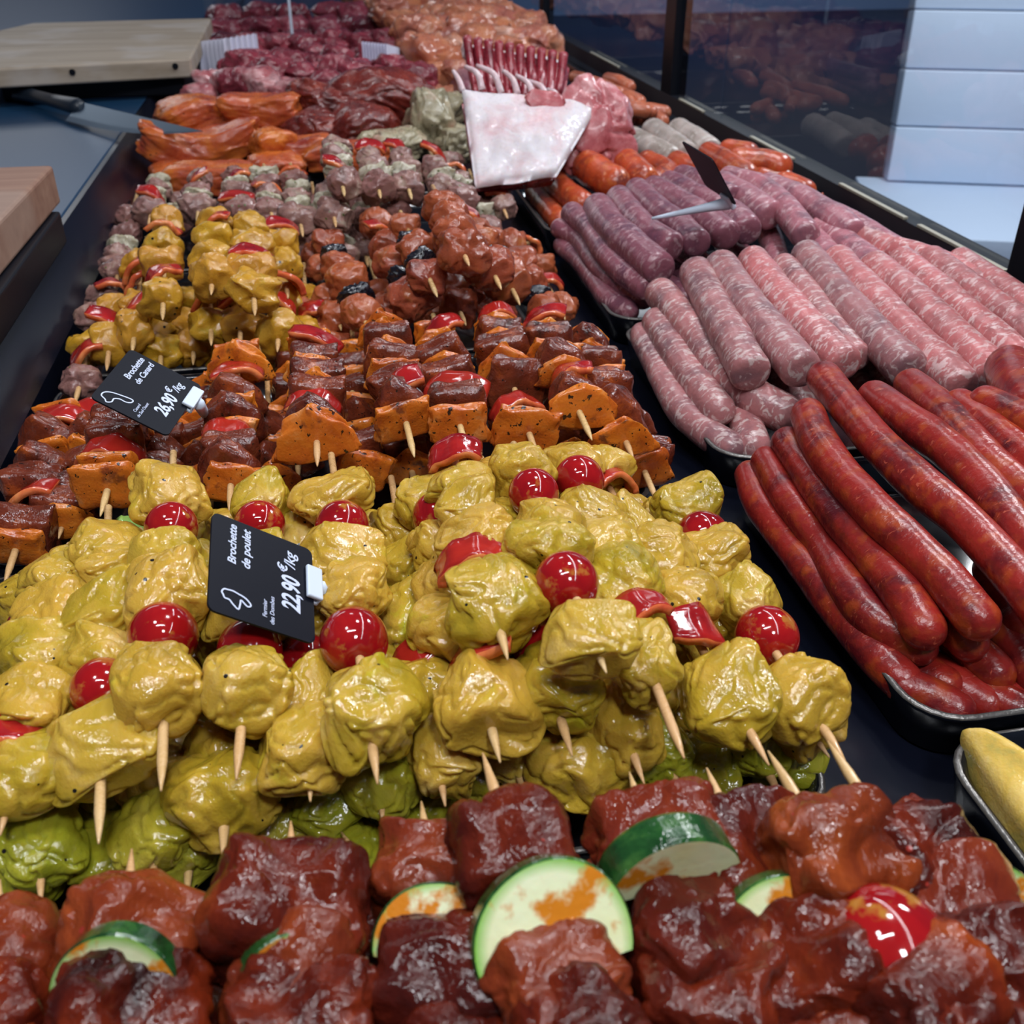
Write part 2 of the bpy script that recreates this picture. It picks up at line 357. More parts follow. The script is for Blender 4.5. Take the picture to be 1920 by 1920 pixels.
def zuc(radius, thick, seed, cut=-.25):
    """courgette slice, discs facing +-Y, lower side cut off flat"""
    rnd = random.Random(seed); pts = []
    for i in range(48):
        a = math.pi / 2 - 2 * math.pi * i / 48; r = radius * (1 + .02 * math.sin(a * 3 + seed))
        pts.append((math.cos(a) * r, max(math.sin(a) * r, cut * radius)))
    bm = bmesh.new(); fr = []
    ring = []
    prof = [(.97, -.5), (1, -.40), (1, .40), (.97, .5)]
    for s, y in prof: ring.append([bm.verts.new((x * s, y * thick, z * s)) for x, z in pts])
    for k in range(3):
        for i in range(48):
            f = bm.faces.new((ring[k][i], ring[k][(i + 1) % 48], ring[k + 1][(i + 1) % 48], ring[k + 1][i]))
            zmid = (pts[i][1] + pts[(i + 1) % 48][1]) / 2
            f.material_index = 1 if zmid > cut * radius * .98 else 0
    for k in (0, 3):
        f = bm.faces.new(ring[k]); f.material_index = 0
    me = finish(bm, smooth=False)
    for m_ in ('zflesh', 'zskin'): me.materials.append(M[m_])
    return me
def tomato(seed, r=.0145):
    V, Fc = ico(4); rnd = random.Random(seed); A = []
    for p in V:
        x, y, z = p; s = 1 - .10 * math.exp(-((1 - abs(y)) / .03))
        A.append((x * r * s, y * r * 1.08 * s, z * r * s))
    return mesh_from(A, Fc)
def stick_mesh(length, r=.0022, tip=.016):
    """round bamboo stick along +Y from its sharpened tip at the origin"""
    V = []; Fc = []; k = 10
    prof = [(0, .0004), (tip * .45, r * .62), (tip, r), (length * .5, r), (length - .0004, r), (length, r * .85)]
    for y, rr in prof:
        for i in range(k): a = 2 * math.pi * i / k; V.append((math.cos(a) * rr, y, math.sin(a) * rr))
    for s in range(len(prof) - 1):
        for i in range(k): Fc.append((s * k + i, s * k + (i + 1) % k, (s + 1) * k + (i + 1) % k, (s + 1) * k + i))
    Fc.append(tuple(range(k))[::-1]); Fc.append(tuple(range((len(prof) - 1) * k, len(prof) * k)))
    me = mesh_from(V, Fc)
    for p in me.polygons: p.use_smooth = len(p.vertices) == 4
    bm = bmesh.new(); bm.from_mesh(me); bmesh.ops.recalc_face_normals(bm, faces=bm.faces); bm.to_mesh(me); bm.free()
    return me
BANK = {}; RB = random.Random(7)
def bank(kind):
    if kind in BANK: return RB.choice(BANK[kind])
    L = []
    def add(fn, mat, count, part):
        for s in range(count):
            me = fn(s)
            if not me.materials: me.materials.append(M[mat])
            L.append((me, part))
    if kind == 'C': add(lambda s: blob((.040 + .004 * (s % 3), .046, .029 + .003 * (s % 4)), 100 + s, 2.6, 5, .34, .10, .012, 1.0), 'chicken', 12, 'chicken_piece')
    if kind == 'c': add(lambda s: blob((.037, .042, .026), 130 + s, 2.4, 5, .34, .12, .012, 1.0), 'chicken_low', 7, 'chicken_piece')
    if kind == 'B': add(lambda s: blob((.047, .038, .042), 200 + s, 5.0, 5, .24, .07, .022), 'beef', 7, 'beef_cube')
    if kind == 'b': add(lambda s: blob((.047, .040, .042), 220 + s, 4.0, 5, .26, .07, .022), 'beef_bright', 4, 'beef_cube')
    if kind == 'K': add(lambda s: slab((.043 + .004 * (s % 3), .0085, .031 + .004 * (s % 2)), 300 + s, 5, .12, .20), 'fat', 9, 'duck_fat_slice')
    if kind == 'D': add(lambda s: slab((.046, .023, .039 + .003 * (s % 3)), 320 + s, 5, .16, .16), 'duck', 6, 'duck_meat_slice')
    if kind == 'Y': add(lambda s: blob((.036, .034, .034), 400 + s, 3.2, 4, .30, .10, .03), 'yellow', 8, 'pork_piece')
    if kind == 'H': add(lambda s: blob((.032, .028, .028), 500 + s, 2.8, 4, .32, .18, .06), 'herb', 9, 'pork_piece')
    if kind == 'F': add(lambda s: blob((.034, .012, .028), 520 + s, 3.0, 4, .45, .2, .07), 'onion', 5, 'onion_piece')
    if kind == 'M': add(lambda s: blob((.037, .034, .033), 600 + s, 3.0, 4, .26, .14, .04), 'mahogany', 7, 'pork_piece')
    if kind == 'U': add(lambda s: blob((.030, .016, .022), 620 + s, 2.2, 4, .2, .2, .09), 'prune', 3, 'prune')
    if kind == 'P': add(lambda s: bent(.040, .020, .0045, .020 + .006 * (s % 3), 700 + s), '', 6, 'red_pepper_piece')
    if kind == 'Q': add(lambda s: bent(.068, .018, .0045, .020, 720 + s, 28), '', 3, 'red_pepper_piece')
    if kind == 'G': add(lambda s: bent(.036, .030, .004, .020, 730 + s, mats=('green_pepper', 'green_pepper')), '', 2, 'green_pepper_piece')
    if kind == 'T': add(lambda s: tomato(s), 'tomato', 2, 'cherry_tomato')
    if kind == 'Z': add(lambda s: zuc(.0275, .011, s, [-.2, -.35, .05][s % 3]), '', 3, 'courgette_slice')
    if kind == 'S': add(lambda s: zuc(.0235, .0125, 5 + s, .1), '', 1, 'courgette_slice')
    BANK[kind] = L
    return RB.choice(L)
KSC = {'C': .88, 'c': .95, 'B': .80, 'b': .80, 'Z': .80, 'K': .88, 'D': .90, 'Y': .88, 'M': .92, 'P': 1.12, 'Q': 1.05}
_sticks = {}
def skewer(name, tip, tz, end, ez, items, scale=1.0, sharp=True, seed=0):
    """items: (kind, image row of the piece's middle[, size factor[, roll degrees]])"""
    rnd = random.Random(int(tip[0] * 7919 + tip[1] * 104729 + end[0] * 31 + end[1]))
    a = P(tip[0], tip[1], tz); b = P(end[0], end[1], ez)
    d = b - a; L = d.length; d.normalize()
    root = empty(name, a)
    zax = Vector((0, 0, 1)); xax = d.cross(zax).normalized(); zax = xax.cross(d)
    R = Matrix((xax, d, zax)).transposed()
    root.rotation_euler = R.to_euler()
    key = (round(L, 2), sharp)
    if key not in _sticks:
        _sticks[key] = stick_mesh(round(L, 2) + .004, .0022, .016 if sharp else .001); _sticks[key].materials.append(M['wood_stick'])
    link('wooden_stick', _sticks[key], None, root)
    for it in items:
        kind, row = it[0], it[1]; sf = (it[2] if len(it) > 2 else 1.0) * scale * KSC.get(kind, 1); roll = it[3] if len(it) > 3 else None
        lo, hi = -.1, 1.3
        for _ in range(30):
            m_ = (lo + hi) / 2
            if (proj(a + d * L * m_)[1] > row) == (tip[1] > end[1]): lo = m_
            else: hi = m_
        me, part = bank(kind)
        o = link(part, me, None, root)
        t = (lo + hi) / 2 * L
        j = lambda s: rnd.uniform(-s, s)
        o.location = (j(.002), t, j(.002) + (.007 if kind in 'PQ' else .006 if kind == 'Z' else .012 if kind == 'S' else 0))
        if roll is None:
            roll = {'K': j(14), 'D': j(14), 'P': j(50), 'Q': j(25), 'Z': j(20), 'T': j(180), 'S': 0, 'U': j(30)}.get(kind, rnd.choice([0, 180]) + j(28))
        yaw_ = {'K': 9, 'D': 7, 'T': 15}.get(kind, 16)
        o.rotation_euler = (math.radians(j(yaw_) + (0 if kind != 'Z' else (-34 if tip[1] > end[1] else 34))), math.radians(roll), math.radians(j(yaw_)))
        if kind in 'CcYHMBbF': 
            fl = rnd.choice([1, -1])
            o.scale = (sf * rnd.uniform(.9, 1.12), sf * rnd.uniform(.92, 1.1), sf * rnd.uniform(.9, 1.1))
        else: o.scale = (sf,) * 3
    root['_x'] = tip[0]
    return root
ALL = {}
def rows(text):
    out = []
    for w_ in text.split():
        k = w_[0]; q = w_[1:].split(':'); out.append((k, float(q[0])) + tuple(float(x) for x in q[1:]))
    return out
# ================================================================ the setting
def plane(name, pts, mat, kind='structure'):
    me = mesh_from(pts, [tuple(range(len(pts)))], smooth=False); o = link(name, me, mat)
    if kind: o['kind'] = kind
    return o
fl = box('floor', (-8, -3, -.95), (14, 13.3, -.90), 'floor', 0); fl['kind'] = 'structure'
wb = box('wall_back', (-8, 13.3, -.90), (14, 13.4, 3.4), 'wall', 0); wb['kind'] = 'structure'
# display case body: black deck, its sloping service side and the front rail
dk = box('display_case_deck', (-.262, -.25, -.075), (.70, 5.2, -.032), 'deck', .001)
tag(dk, 'glossy black deck of the refrigerated counter carrying all the meat trays', 'counter deck')
def sweep(name, prof, y0, y1, mat):
    n = len(prof); V = [(x, y, z) for y in (y0, y1) for x, z in prof]
    Fc = [(i, (i + 1) % n, n + (i + 1) % n, n + i) for i in range(n)] + [tuple(range(n))[::-1], tuple(range(n, 2 * n))]
    bm = bmesh.new(); vs = [bm.verts.new(v) for v in V]
    for f in Fc: bm.faces.new([vs[i] for i in f])
    return link(name, finish(bm), mat)
o = sweep('case_side_panel', [(-.262, -.075), (-.262, -.030), (-.245, -.030), (-.250, .0), (-.289, .040), (-.296, .040), (-.296, -.075)], -.25, 5.2, 'deck')
tag(o, 'sloping shiny black side panel between the steel worktop and the trays', 'side panel')
rail = empty('front_rail', (.665, 0, -.03))
tag(rail, 'black rail under the front glass, pale strips standing for reflections on its metal edge', 'rail')
o = sweep('rail_body', [(-.012, 0), (-.006, .026), (.004, .034), (.012, .060), (.045, .060), (.045, 0)], -.25, 5.2, 'black'); o.parent = rail
for y0, y1 in ((.90, 1.07), (1.10, 1.27), (1.42, 1.58), (1.80, 1.93), (2.35, 2.6), (3.0, 3.2)):  # pale pieces put in for the broken light reflection along the trim
    o = box('edge_reflection', (.0115, y0, .0602), (.0175, y1, .0635), 'alu', .0005); o.parent = rail; o.location = o.location
    o['label'] = 'pale strip standing for light reflected on the metal edge'
# worktop
wt = box('steel_worktop', (-1.6, -.2, .0), (-.2965, 5.2, .040), 'steel', .003)
tag(wt, 'dark blue brushed steel worktop left of the display case', 'worktop')
# front glass and its posts
for k, (y0, y1) in enumerate(((.90, 1.74), (1.744, 1.983), (2.048, 2.58), (2.584, 3.15), (3.21, 5.2)), 1):
    g = box('window_%d' % k, (.688, y0, .004), (.693, y1, .62), 'glass', 0); g['kind'] = 'structure'
POST = [(.83, .898, 'thick black glass post at the right edge of the view'), (1.985, 2.046, 'thick black glass post beside the small orange sausages'), (3.152, 3.208, 'farthest black glass post behind the two rib racks')]
for y0, y1, lb in POST:
    tag(box('glass_post', (.678, y0, .003), (.71, y1, .66), 'black', .002), lb, 'post', 'posts of the front glass')
# cross divider at the far end of the case
dv = empty('glass_divider', (-.03, 2.86, -.031)); tag(dv, 'clear glass divider with a pale bright edge across the far end of the case', 'glass divider')
link('glass_pane', finish((lambda bm: (box_bm(bm, (-.105, 0, .15), (.20, .005, .30)), bm)[1])(bmesh.new())), 'glass', dv)
link('glass_pane', finish((lambda bm: (box_bm(bm, (.105, 0, .15), (.20, .005, .30)), bm)[1])(bmesh.new())), 'glass', dv)
link('edge_strip', finish((lambda bm: (box_bm(bm, (.0, 0, .16), (.007, .010, .32), .001), bm)[1])(bmesh.new())), 'white', dv)['label'] = 'pale upright strip joining the panes'
# ---------------------------------------------------------------- trays
def rrect(x0, x1, y0, y1, r, n=6):
    pts = []
    for cx, cy, a0 in ((x1 - r, y1 - r, 0), (x0 + r, y1 - r, 90), (x0 + r, y0 + r, 180), (x1 - r, y0 + r, 270)):
        for i in range(n + 1):
            a = math.radians(a0 + 90 * i / n); pts.append((cx + math.cos(a) * r, cy + math.sin(a) * r))
    return pts
def tray(x0, x1, y0, y1, label, r=.03):
    prof = [(.006, -.030, 0), (.001, -.004, 0), (0, -.001, 1), (.0012, 0, 1), (.0030, .0002, 0), (.0055, -.002, 0), (.009, -.010, 0), (.016, -.024, 0), (.022, -.0265, 0)]
    cx, cy = (x0 + x1) / 2, (y0 + y1) / 2
    bm = bmesh.new(); rings = []
    for ins, z, _ in prof:
        rings.append([bm.verts.new((x - cx, y - cy, z)) for x, y in rrect(x0 + ins, x1 - ins, y0 + ins, y1 - ins, max(.004, r - ins * .7))])
    n = len(rings[0])
    for k in range(len(rings) - 1):
        for i in range(n):
            f = bm.faces.new((rings[k][i], rings[k][(i + 1) % n], rings[k + 1][(i + 1) % n], rings[k + 1][i])); f.material_index = prof[k][2]
    bm.faces.new(rings[-1]); bm.faces.new(rings[0])
    me = finish(bm, smooth=True)
    o = link('meat_tray', me, ['tray', 'rim'], None, (cx, cy, 0)); tag(o, label, 'tray', 'black plastic meat trays')
for a in [(-.235, .212, -.06, .283, 'near black tray under the dark red beef skewers'),
          (-.235, .212, .292, .565, 'black tray under the yellow chicken skewers'),
          (-.235, .212, .574, .862, 'black tray under the peppered orange duck skewers'),
          (-.235, -.015, .872, 1.150, 'narrow black tray under the curry yellow skewers'),
          (-.008, .212, .872, 1.150, 'narrow black tray under the glazed pork and prune skewers'),
          (-.235, .212, 1.160, 1.445, 'black tray under the grey herb skewers'),
          (-.235, .212, 1.455, 1.75, 'black tray under the orange marinated steaks'),
          (-.235, .212, 1.76, 2.10, 'black tray under the dark spiced roasts'),
          (-.235, .212, 2.11, 2.82, 'black tray under the dark beef cubes'),
          (.273, .645, .035, .328, 'black tray of folded pastries at the right edge'),
          (.275, .645, .337, .612, 'black tray under the dark red sausages'),
          (.275, .645, .624, .906, 'black tray under the thick pink sausages'),
          (.275, .645, .918, 1.215, 'black tray under the violet sausages'),
          (.275, .645, 1.227, 1.52, 'black tray under the short orange sausages and grey sausages'),
          (.275, .645, 1.73, 2.05, 'black tray under the small orange sausages'),
          (.225, .645, 2.06, 2.75, 'far black tray under the orange pork cuts')]: tray(*a)
# ---------------------------------------------------------------- cutting boards, knife
def cut_board(name, pts, z0, z1, mat, label, holes=()):
    c = sum((Vector(p) for p in pts), Vector((0, 0))) / len(pts)
    root = empty(name, (c.x, c.y, z0)); tag(root, label, 'cutting board')
    bm = bmesh.new(); top = [bm.verts.new((p[0] - c.x, p[1] - c.y, z1 - z0)) for p in pts]; bot = [bm.verts.new((p[0] - c.x, p[1] - c.y, 0)) for p in pts]
    n = len(pts); bm.faces.new(top); bm.faces.new(bot[::-1])
    for i in range(n): bm.faces.new((top[i], bot[i], bot[(i + 1) % n], top[(i + 1) % n]))
    bmesh.ops.recalc_face_normals(bm, faces=bm.faces)
    bmesh.ops.bevel(bm, geom=list(bm.edges), offset=.004, segments=3, profile=.5, affect='EDGES')
    link('board_slab', finish(bm, smooth=False), mat, root)
    for hx, hz in holes:
        bm = bmesh.new(); bmesh.ops.create_cone(bm, segments=20, radius1=.0052, radius2=.0052, depth=.004, cap_ends=True)
        bmesh.ops.rotate(bm, verts=bm.verts, matrix=Matrix.Rotation(math.pi / 2, 3, 'X'))
        yf = pts[0][1] + (pts[1][1] - pts[0][1]) * (hx - pts[0][0]) / (pts[1][0] - pts[0][0])
        link('screw_hole', finish(bm), 'black', root, (hx - c.x, yf - c.y - .0006, hz - z0))['label'] = 'dark round hole in the front edge'
    return root
BZ = .105
def p2(px, py, z): q = P(px, py, z); return (q.x, q.y)
bf = [p2(-160, 136, BZ), p2(357, 110, BZ), p2(396, 34, BZ), p2(60, 43, BZ), p2(-60, 70, BZ)]
fz = bf[0][1] + (bf[1][1] - bf[0][1]) * .5
hA, hB = p2(132, 122, BZ), p2(325, 114, BZ)
cut_board('cutting_board', bf, BZ - .032, BZ, 'board', 'thick pale beech cutting board at the far end of the steel worktop', ((hA[0], BZ - .012), (hB[0], BZ - .011)))
o = box('board_stand', (bf[0][0] + .1, bf[1][1] + .02, .0402), (bf[1][0] - .02, bf[2][1] - .25, BZ - .0325), 'black', .003)
tag(o, 'dark block carrying the far pale cutting board', 'stand')
BZ2 = .115
q = [p2(-260, 330, BZ2), p2(-330, 1150, BZ2), p2(-250, 1100, BZ2), p2(97, 308, BZ2)]
q = [p2(-330, 316, BZ2), p2(-330, 900, BZ2), None, p2(99, 309, BZ2)]
xr = q[3][0]; yr = q[3][1]
nb = [(xr - .55, yr - .62), (xr - .012, yr - .62), (xr, yr), (xr - .5, yr + .01)]
cut_board('cutting_board', nb, BZ2 - .040, BZ2, 'board_red', 'reddish wooden cutting board at the left edge of the view')
o = box('board_stand', (xr - .5, yr - .58, .0402), (xr + .004, yr - .03, BZ2 - .0405), 'black', .003)
tag(o, 'dark base under the reddish cutting board at the left edge', 'stand')
# knife: handle on the worktop, blade reaching over the orange steaks
K0, K1, KT = P(38, 168, .062), P(160, 200, .062), P(378, 249, .075)
kn = empty('kitchen_knife', K0); tag(kn, 'long kitchen knife with black handle, blade reaching over the orange steaks', 'knife')
kd = (KT - K0).normalized(); side = kd.cross(Vector((0, 0, 1))).normalized(); up = side.cross(kd)
up = (up * math.cos(.95) - side * math.sin(.95)).normalized(); side = kd.cross(up)
Lh = (K1 - K0).length; Lk = (KT - K0).length
V = []; Fc = []
for i in range(13):   # blade: straight spine, cutting edge rising to the point
    t = i / 12; s = Lh + (Lk - Lh) * t; hgt = .040 * (1 - t ** 2.6) + .0005
    for a, b in ((.003, .0011 * (1 - t * .7)), (.003 - hgt * .75, .0008 * (1 - t * .7)), (.003 - hgt, .0001), (.003 - hgt * .75, -.0008 * (1 - t * .7)), (.003, -.0011 * (1 - t * .7))):
        V.append(kd * s + up * a + side * b)
for i in range(12):
    for k in range(5): Fc.append((i * 5 + k, i * 5 + (k + 1) % 5, i * 5 + 5 + (k + 1) % 5, i * 5 + 5 + k))
Fc += [tuple(range(5)), tuple(range(60, 65))]
link('blade', mesh_from(V, Fc, smooth=False), 'blade', kn)
V = []; Fc = []; pr = [(0, .6), (.03, 1.05), (.12, 1.1), (.3, .9), (.55, .85), (.8, 1.0), (.95, 1.1), (1.03, .8)]
for t, s in pr:
    for i in range(12):
        a = 2 * math.pi * i / 12; V.append(kd * (Lh * t) + up * (-.006 + .0135 * s * math.cos(a) - (.004 if t < .1 else 0)) + side * (.0085 * s * math.sin(a)))
for i in range(len(pr) - 1):
    for k in range(12): Fc.append((i * 12 + k, i * 12 + (k + 1) % 12, i * 12 + 12 + (k + 1) % 12, i * 12 + 12 + k))
Fc += [tuple(range(12)), tuple(range((len(pr) - 1) * 12, len(pr) * 12))]
link('handle', mesh_from(V, Fc), 'handle', kn)
# ---------------------------------------------------------------- white chair outside the glass
ch = empty('chair', (1.95, 2.76, -.90)); ch.rotation_euler.z = math.radians(-20); tag(ch, 'white quilted leather chair standing on the floor beyond the front glass', 'chair')
def cushion(name, lo, hi, rot=0.0, piv=None):
    bm = bmesh.new(); c = Vector([(a + b) / 2 for a, b in zip(lo, hi)]); s = [b - a for a, b in zip(lo, hi)]
    box_bm(bm, (0, 0, 0), s, .005)
    o = link(name, finish(bm, smooth=True), 'leather', ch)
    o.location = c; return o
cushion('seat', (-.33, -.36, .36), (.24, .33, .46))
tl = -.10
for k in range(6):
    z0 = .46 + k * .165; o = cushion('backrest_panel', (-.24, .30 - .03, z0), (.25, .37, z0 + .163))
    o.location.y += k * .028; o.rotation_euler.x = tl
for x, y in ((-.22, -.3), (.17, -.3), (-.2, .28), (.2, .28)):
    bm = bmesh.new(); bmesh.ops.create_cone(bm, segments=16, radius1=.012, radius2=.014, depth=.36, cap_ends=True)
    link('leg', finish(bm, smooth=True), 'alu', ch, (x, y, .18))
# ================================================================ sausages
def sausage(pts, r, mat, label, group, cat='sausage', seed=0, cut=False, nib=False, name='sausage', ns=40, nr=20):
    """pts: (px, py, z) of the middle of the sausage"""
    rnd = random.Random(seed * 13 + len(pts) + int(pts[0][0]))
    W = [P(*p) for p in pts]
    # smooth path (Catmull-Rom)
    W2 = [W[0] * 2 - W[1]] + W + [W[-1] * 2 - W[-2]]; path = []
    seg = len(W) - 1; per = max(4, ns // seg)
    for i in range(seg):
        p0, p1, p2_, p3 = W2[i:i + 4]
        for k in range(per):
            t = k / per
            path.append(.5 * ((2 * p1) + (-p0 + p2_) * t + (2 * p0 - 5 * p1 + 4 * p2_ - p3) * t * t + (-p0 + 3 * p1 - 3 * p2_ + p3) * t ** 3))
    path.append(W[-1]); L = [0]
    for a, b in zip(path, path[1:]): L.append(L[-1] + (b - a).length)
    tot = L[-1]; c = path[0]; V = []; Fc = []; UV = []; off = Vector((rnd.uniform(0, 60),) * 3)
    d0 = (path[1] - path[0]).normalized(); d1 = (path[-1] - path[-2]).normalized()
    capn = 6; st = []
    flat = .45 if cut else 1.0
    for k in range(capn): a = math.pi / 2 * k / capn; st.append((path[0] - d0 * r * flat * math.cos(a), d0, math.sin(a) ** (.45 if cut else 1), -r * flat * math.cos(a)))
    for i, p in enumerate(path):
        d = (path[min(i + 1, len(path) - 1)] - path[max(i - 1, 0)]).normalized(); st.append((p, d, 1, L[i]))
    for k in range(capn - 1, -1, -1): a = math.pi / 2 * k / capn; st.append((path[-1] + d1 * r * flat * math.cos(a), d1, math.sin(a) ** (.45 if cut else 1), tot + r * flat * math.cos(a)))
    if nib:
        e = path[-1] + d1 * r * flat
        st = st[:-1] + [(e + d1 * .0005, d1, .22, tot + r), (e + d1 * .006, d1, .16, tot + r + .006), (e + d1 * .010 + Vector((0, 0, .002)), d1, .24, tot + r + .01), (e + d1 * .012 + Vector((0, 0, .003)), d1, .0, tot + r + .012)]
    for (p, d, s, l) in st:
        sx = d.cross(Vector((0, 0, 1))).normalized(); sz = sx.cross(d)
        for i in range(nr):
            a = 2 * math.pi * i / nr
            q = sx * math.cos(a) + sz * math.sin(a)
            wob = 1 + .07 * noise.noise(Vector((l * 22, 0, 0)) + off) + .04 * noise.noise(q * 1.2 + Vector((l * 60, 3, 0)) + off)
            V.append(p + q * r * max(s, .02) * wob - c); UV.append((a / (2 * math.pi) * 2 * math.pi * r, l))
    n = len(st)
    for i in range(n - 1):
        for k in range(nr): Fc.append((i * nr + k, i * nr + (k + 1) % nr, (i + 1) * nr + (k + 1) % nr, (i + 1) * nr + k))
    Fc += [tuple(range(nr)), tuple(range((n - 1) * nr, n * nr))]
    me = mesh_from(V, Fc); uvl = me.uv_layers.new(name='UVMap')
    for poly in me.polygons:
        for li, vi in zip(poly.loop_indices, poly.vertices):
            u, v = UV[vi]
            if len(poly.vertices) == 4 and vi % nr == 0 and (nr - 1) in [x % nr for x in poly.vertices]: u = 2 * math.pi * r
            uvl.data[li].uv = (u, v)
    o = link(name, me, mat, None, c); tag(o, label, cat, group); o['_x'] = pts[0][0]
    return o
def batch(rowsL, r, mat, what, group, place, **kw):
    """label each by its order from the left inside its row"""
    rowsL = sorted(rowsL, key=lambda e: e[0][0][0] if isinstance(e[0][0], (tuple, list)) else e[0][0])
    n = len(rowsL)
    for i, e in enumerate(rowsL):
        e = list(e); opts = dict(kw)
        if isinstance(e[-1], dict): opts.update(e.pop())
        rr = opts.pop('r', r); mt = opts.pop('mat', mat)
        sausage(e, rr, mt, '%s, %s %s' % (what, ordinal(i, n), place), group, seed=i + 1, **opts)
# dark red sausages
G_ = 'dark red sausages in the near right tray'
batch([
 [(1407, 892, .006), (1425, 945, .004), (1478, 1018, .0), (1533, 1092, .0), (1580, 1152, -.002), (1640, 1225, -.004), (1690, 1275, -.006)],
 [(1437, 865, .020), (1470, 925, .018), (1515, 985, .015), (1545, 1025, .012), (1583, 1090, .012), (1636, 1160, .010), (1720, 1212, .006)],
 [(1700, 1290, -.008), (1740, 1305, -.010), (1790, 1330, -.012)],
 [(1740, 1130, .016), (1790, 1180, .012), (1815, 1205, .01)],
 [(1790, 1195, .002), (1850, 1245, -.002), (1865, 1262, -.004)],
 [(1860, 1070, .020), (1905, 1140, .014), (1915, 1170, .012)],
 [(1800, 1260, -.012), (1850, 1300, -.014), (1905, 1330, -.014)],
 [(1895, 1190, .004), (1925, 1240, .0), (1950, 1280, -.004)],
 [(1850, 1285, -.016), (1900, 1318, -.016), (1950, 1345, -.016)],
 [(1745, 1255, -.012), (1800, 1290, -.014), (1850, 1320, -.016)],
 [(1640, 1170, -.006), (1700, 1235, -.010), (1770, 1285, -.012)],
], .0112, 's_red', 'dark red sausage', G_, 'in the lower layer of its pile')
batch([
 [(1478, 832, .034), (1520, 892, .033), (1572, 965, .031), (1634, 1038, .028), (1695, 1115, .026), (1732, 1178, .022)],
 [(1515, 778, .052), (1537, 832, .052), (1583, 895, .050), (1644, 962, .048), (1707, 1022, .044), (1773, 1088, .040), (1832, 1160, .034)],
 [(1545, 710, .058), (1590, 765, .060), (1650, 835, .060), (1725, 908, .058), (1800, 970, .055), (1880, 1053, .050), (1960, 1150, .044)],
 [(1640, 745, .058), (1700, 788, .062), (1775, 842, .062), (1840, 905, .060), (1897, 978, .056), (1960, 1060, .05)],
 [(1708, 722, .056), (1763, 768, .062), (1813, 822, .064), (1863, 878, .062), (1930, 935, .06)],
 [(1800, 762, .066), (1863, 805, .068), (1930, 865, .068)],
 [(1850, 757, .074), (1890, 775, .076), (1950, 805, .078)],
 [(1893, 690, .070), (1908, 730, .074), (1935, 770, .076), {'r': .017}],
], .0122, 's_red', 'dark red sausage', G_, 'in the upper layer of its pile')
# thick pink sausages
G_ = 'thick pink sausages behind the dark red ones'
batch([
 [(1205, 628, .006), (1235, 690, .004), (1275, 765, .0), (1325, 812, -.004), (1368, 838, -.006), {'r': .0125}],
 [(1232, 605, .020), (1262, 655, .018), (1300, 710, .014), (1345, 768, .010), {'r': .014}],
 [(1240, 552, .034), (1300, 622, .030), (1350, 690, .024), (1415, 745, .016), (1470, 775, .008), {'r': .0155}],
 [(1385, 765, .0), (1400, 805, -.004), (1410, 835, -.006), {'r': .0145}],
 [(1440, 690, .012), (1490, 735, .006), (1500, 750, .002)],
 [(1545, 660, .010), (1600, 720, .004), (1620, 745, .0)],
 [(1620, 680, .012), (1680, 730, .004), (1700, 750, .0)],
 [(1760, 700, .012), (1800, 742, .004), (1815, 760, .0)],
], .0145, 's_grey', 'thick greyish pink sausage', G_, 'in the lower layer of its pile')
batch([
 [(1305, 512, .052), (1340, 580, .050), (1375, 640, .046), (1405, 695, .042), {'mat': 's_grey', 'r': .0165}],
 [(1352, 500, .056), (1400, 570, .054), (1450, 632, .050), (1500, 690, .046), {'r': .0165, 'mat': 's_grey'}],
 [(1412, 490, .056), (1465, 560, .054), (1522, 622, .050), (1580, 680, .044), {'r': .0160}],
 [(1470, 500, .054), (1508, 545, .054), (1555, 612, .050), (1605, 668, .044), {'r': .0128, 'mat': 's_grey'}],
 [(1512, 480, .060), (1575, 556, .058), (1640, 630, .054), (1700, 690, .048), {'r': .0160, 'mat': 's_grey'}],
 [(1570, 490, .060), (1650, 572, .058), (1720, 645, .052), (1797, 722, .044)],
 [(1640, 500, .060), (1720, 568, .058), (1795, 640, .054), (1860, 698, .048)],
 [(1690, 490, .060), (1775, 558, .058), (1850, 622, .054), (1905, 670, .05), {'r': .0145}],
 [(1745, 488, .058), (1830, 550, .058), (1900, 600, .056), (1960, 650, .054), {'r': .0145}],
 [(1800, 490, .054), (1880, 545, .054), (1960, 600, .054), {'r': .0145}],
], .0155, 's_pink', 'thick pink marbled sausage', G_, 'in the upper layer of its pile', cut=True)
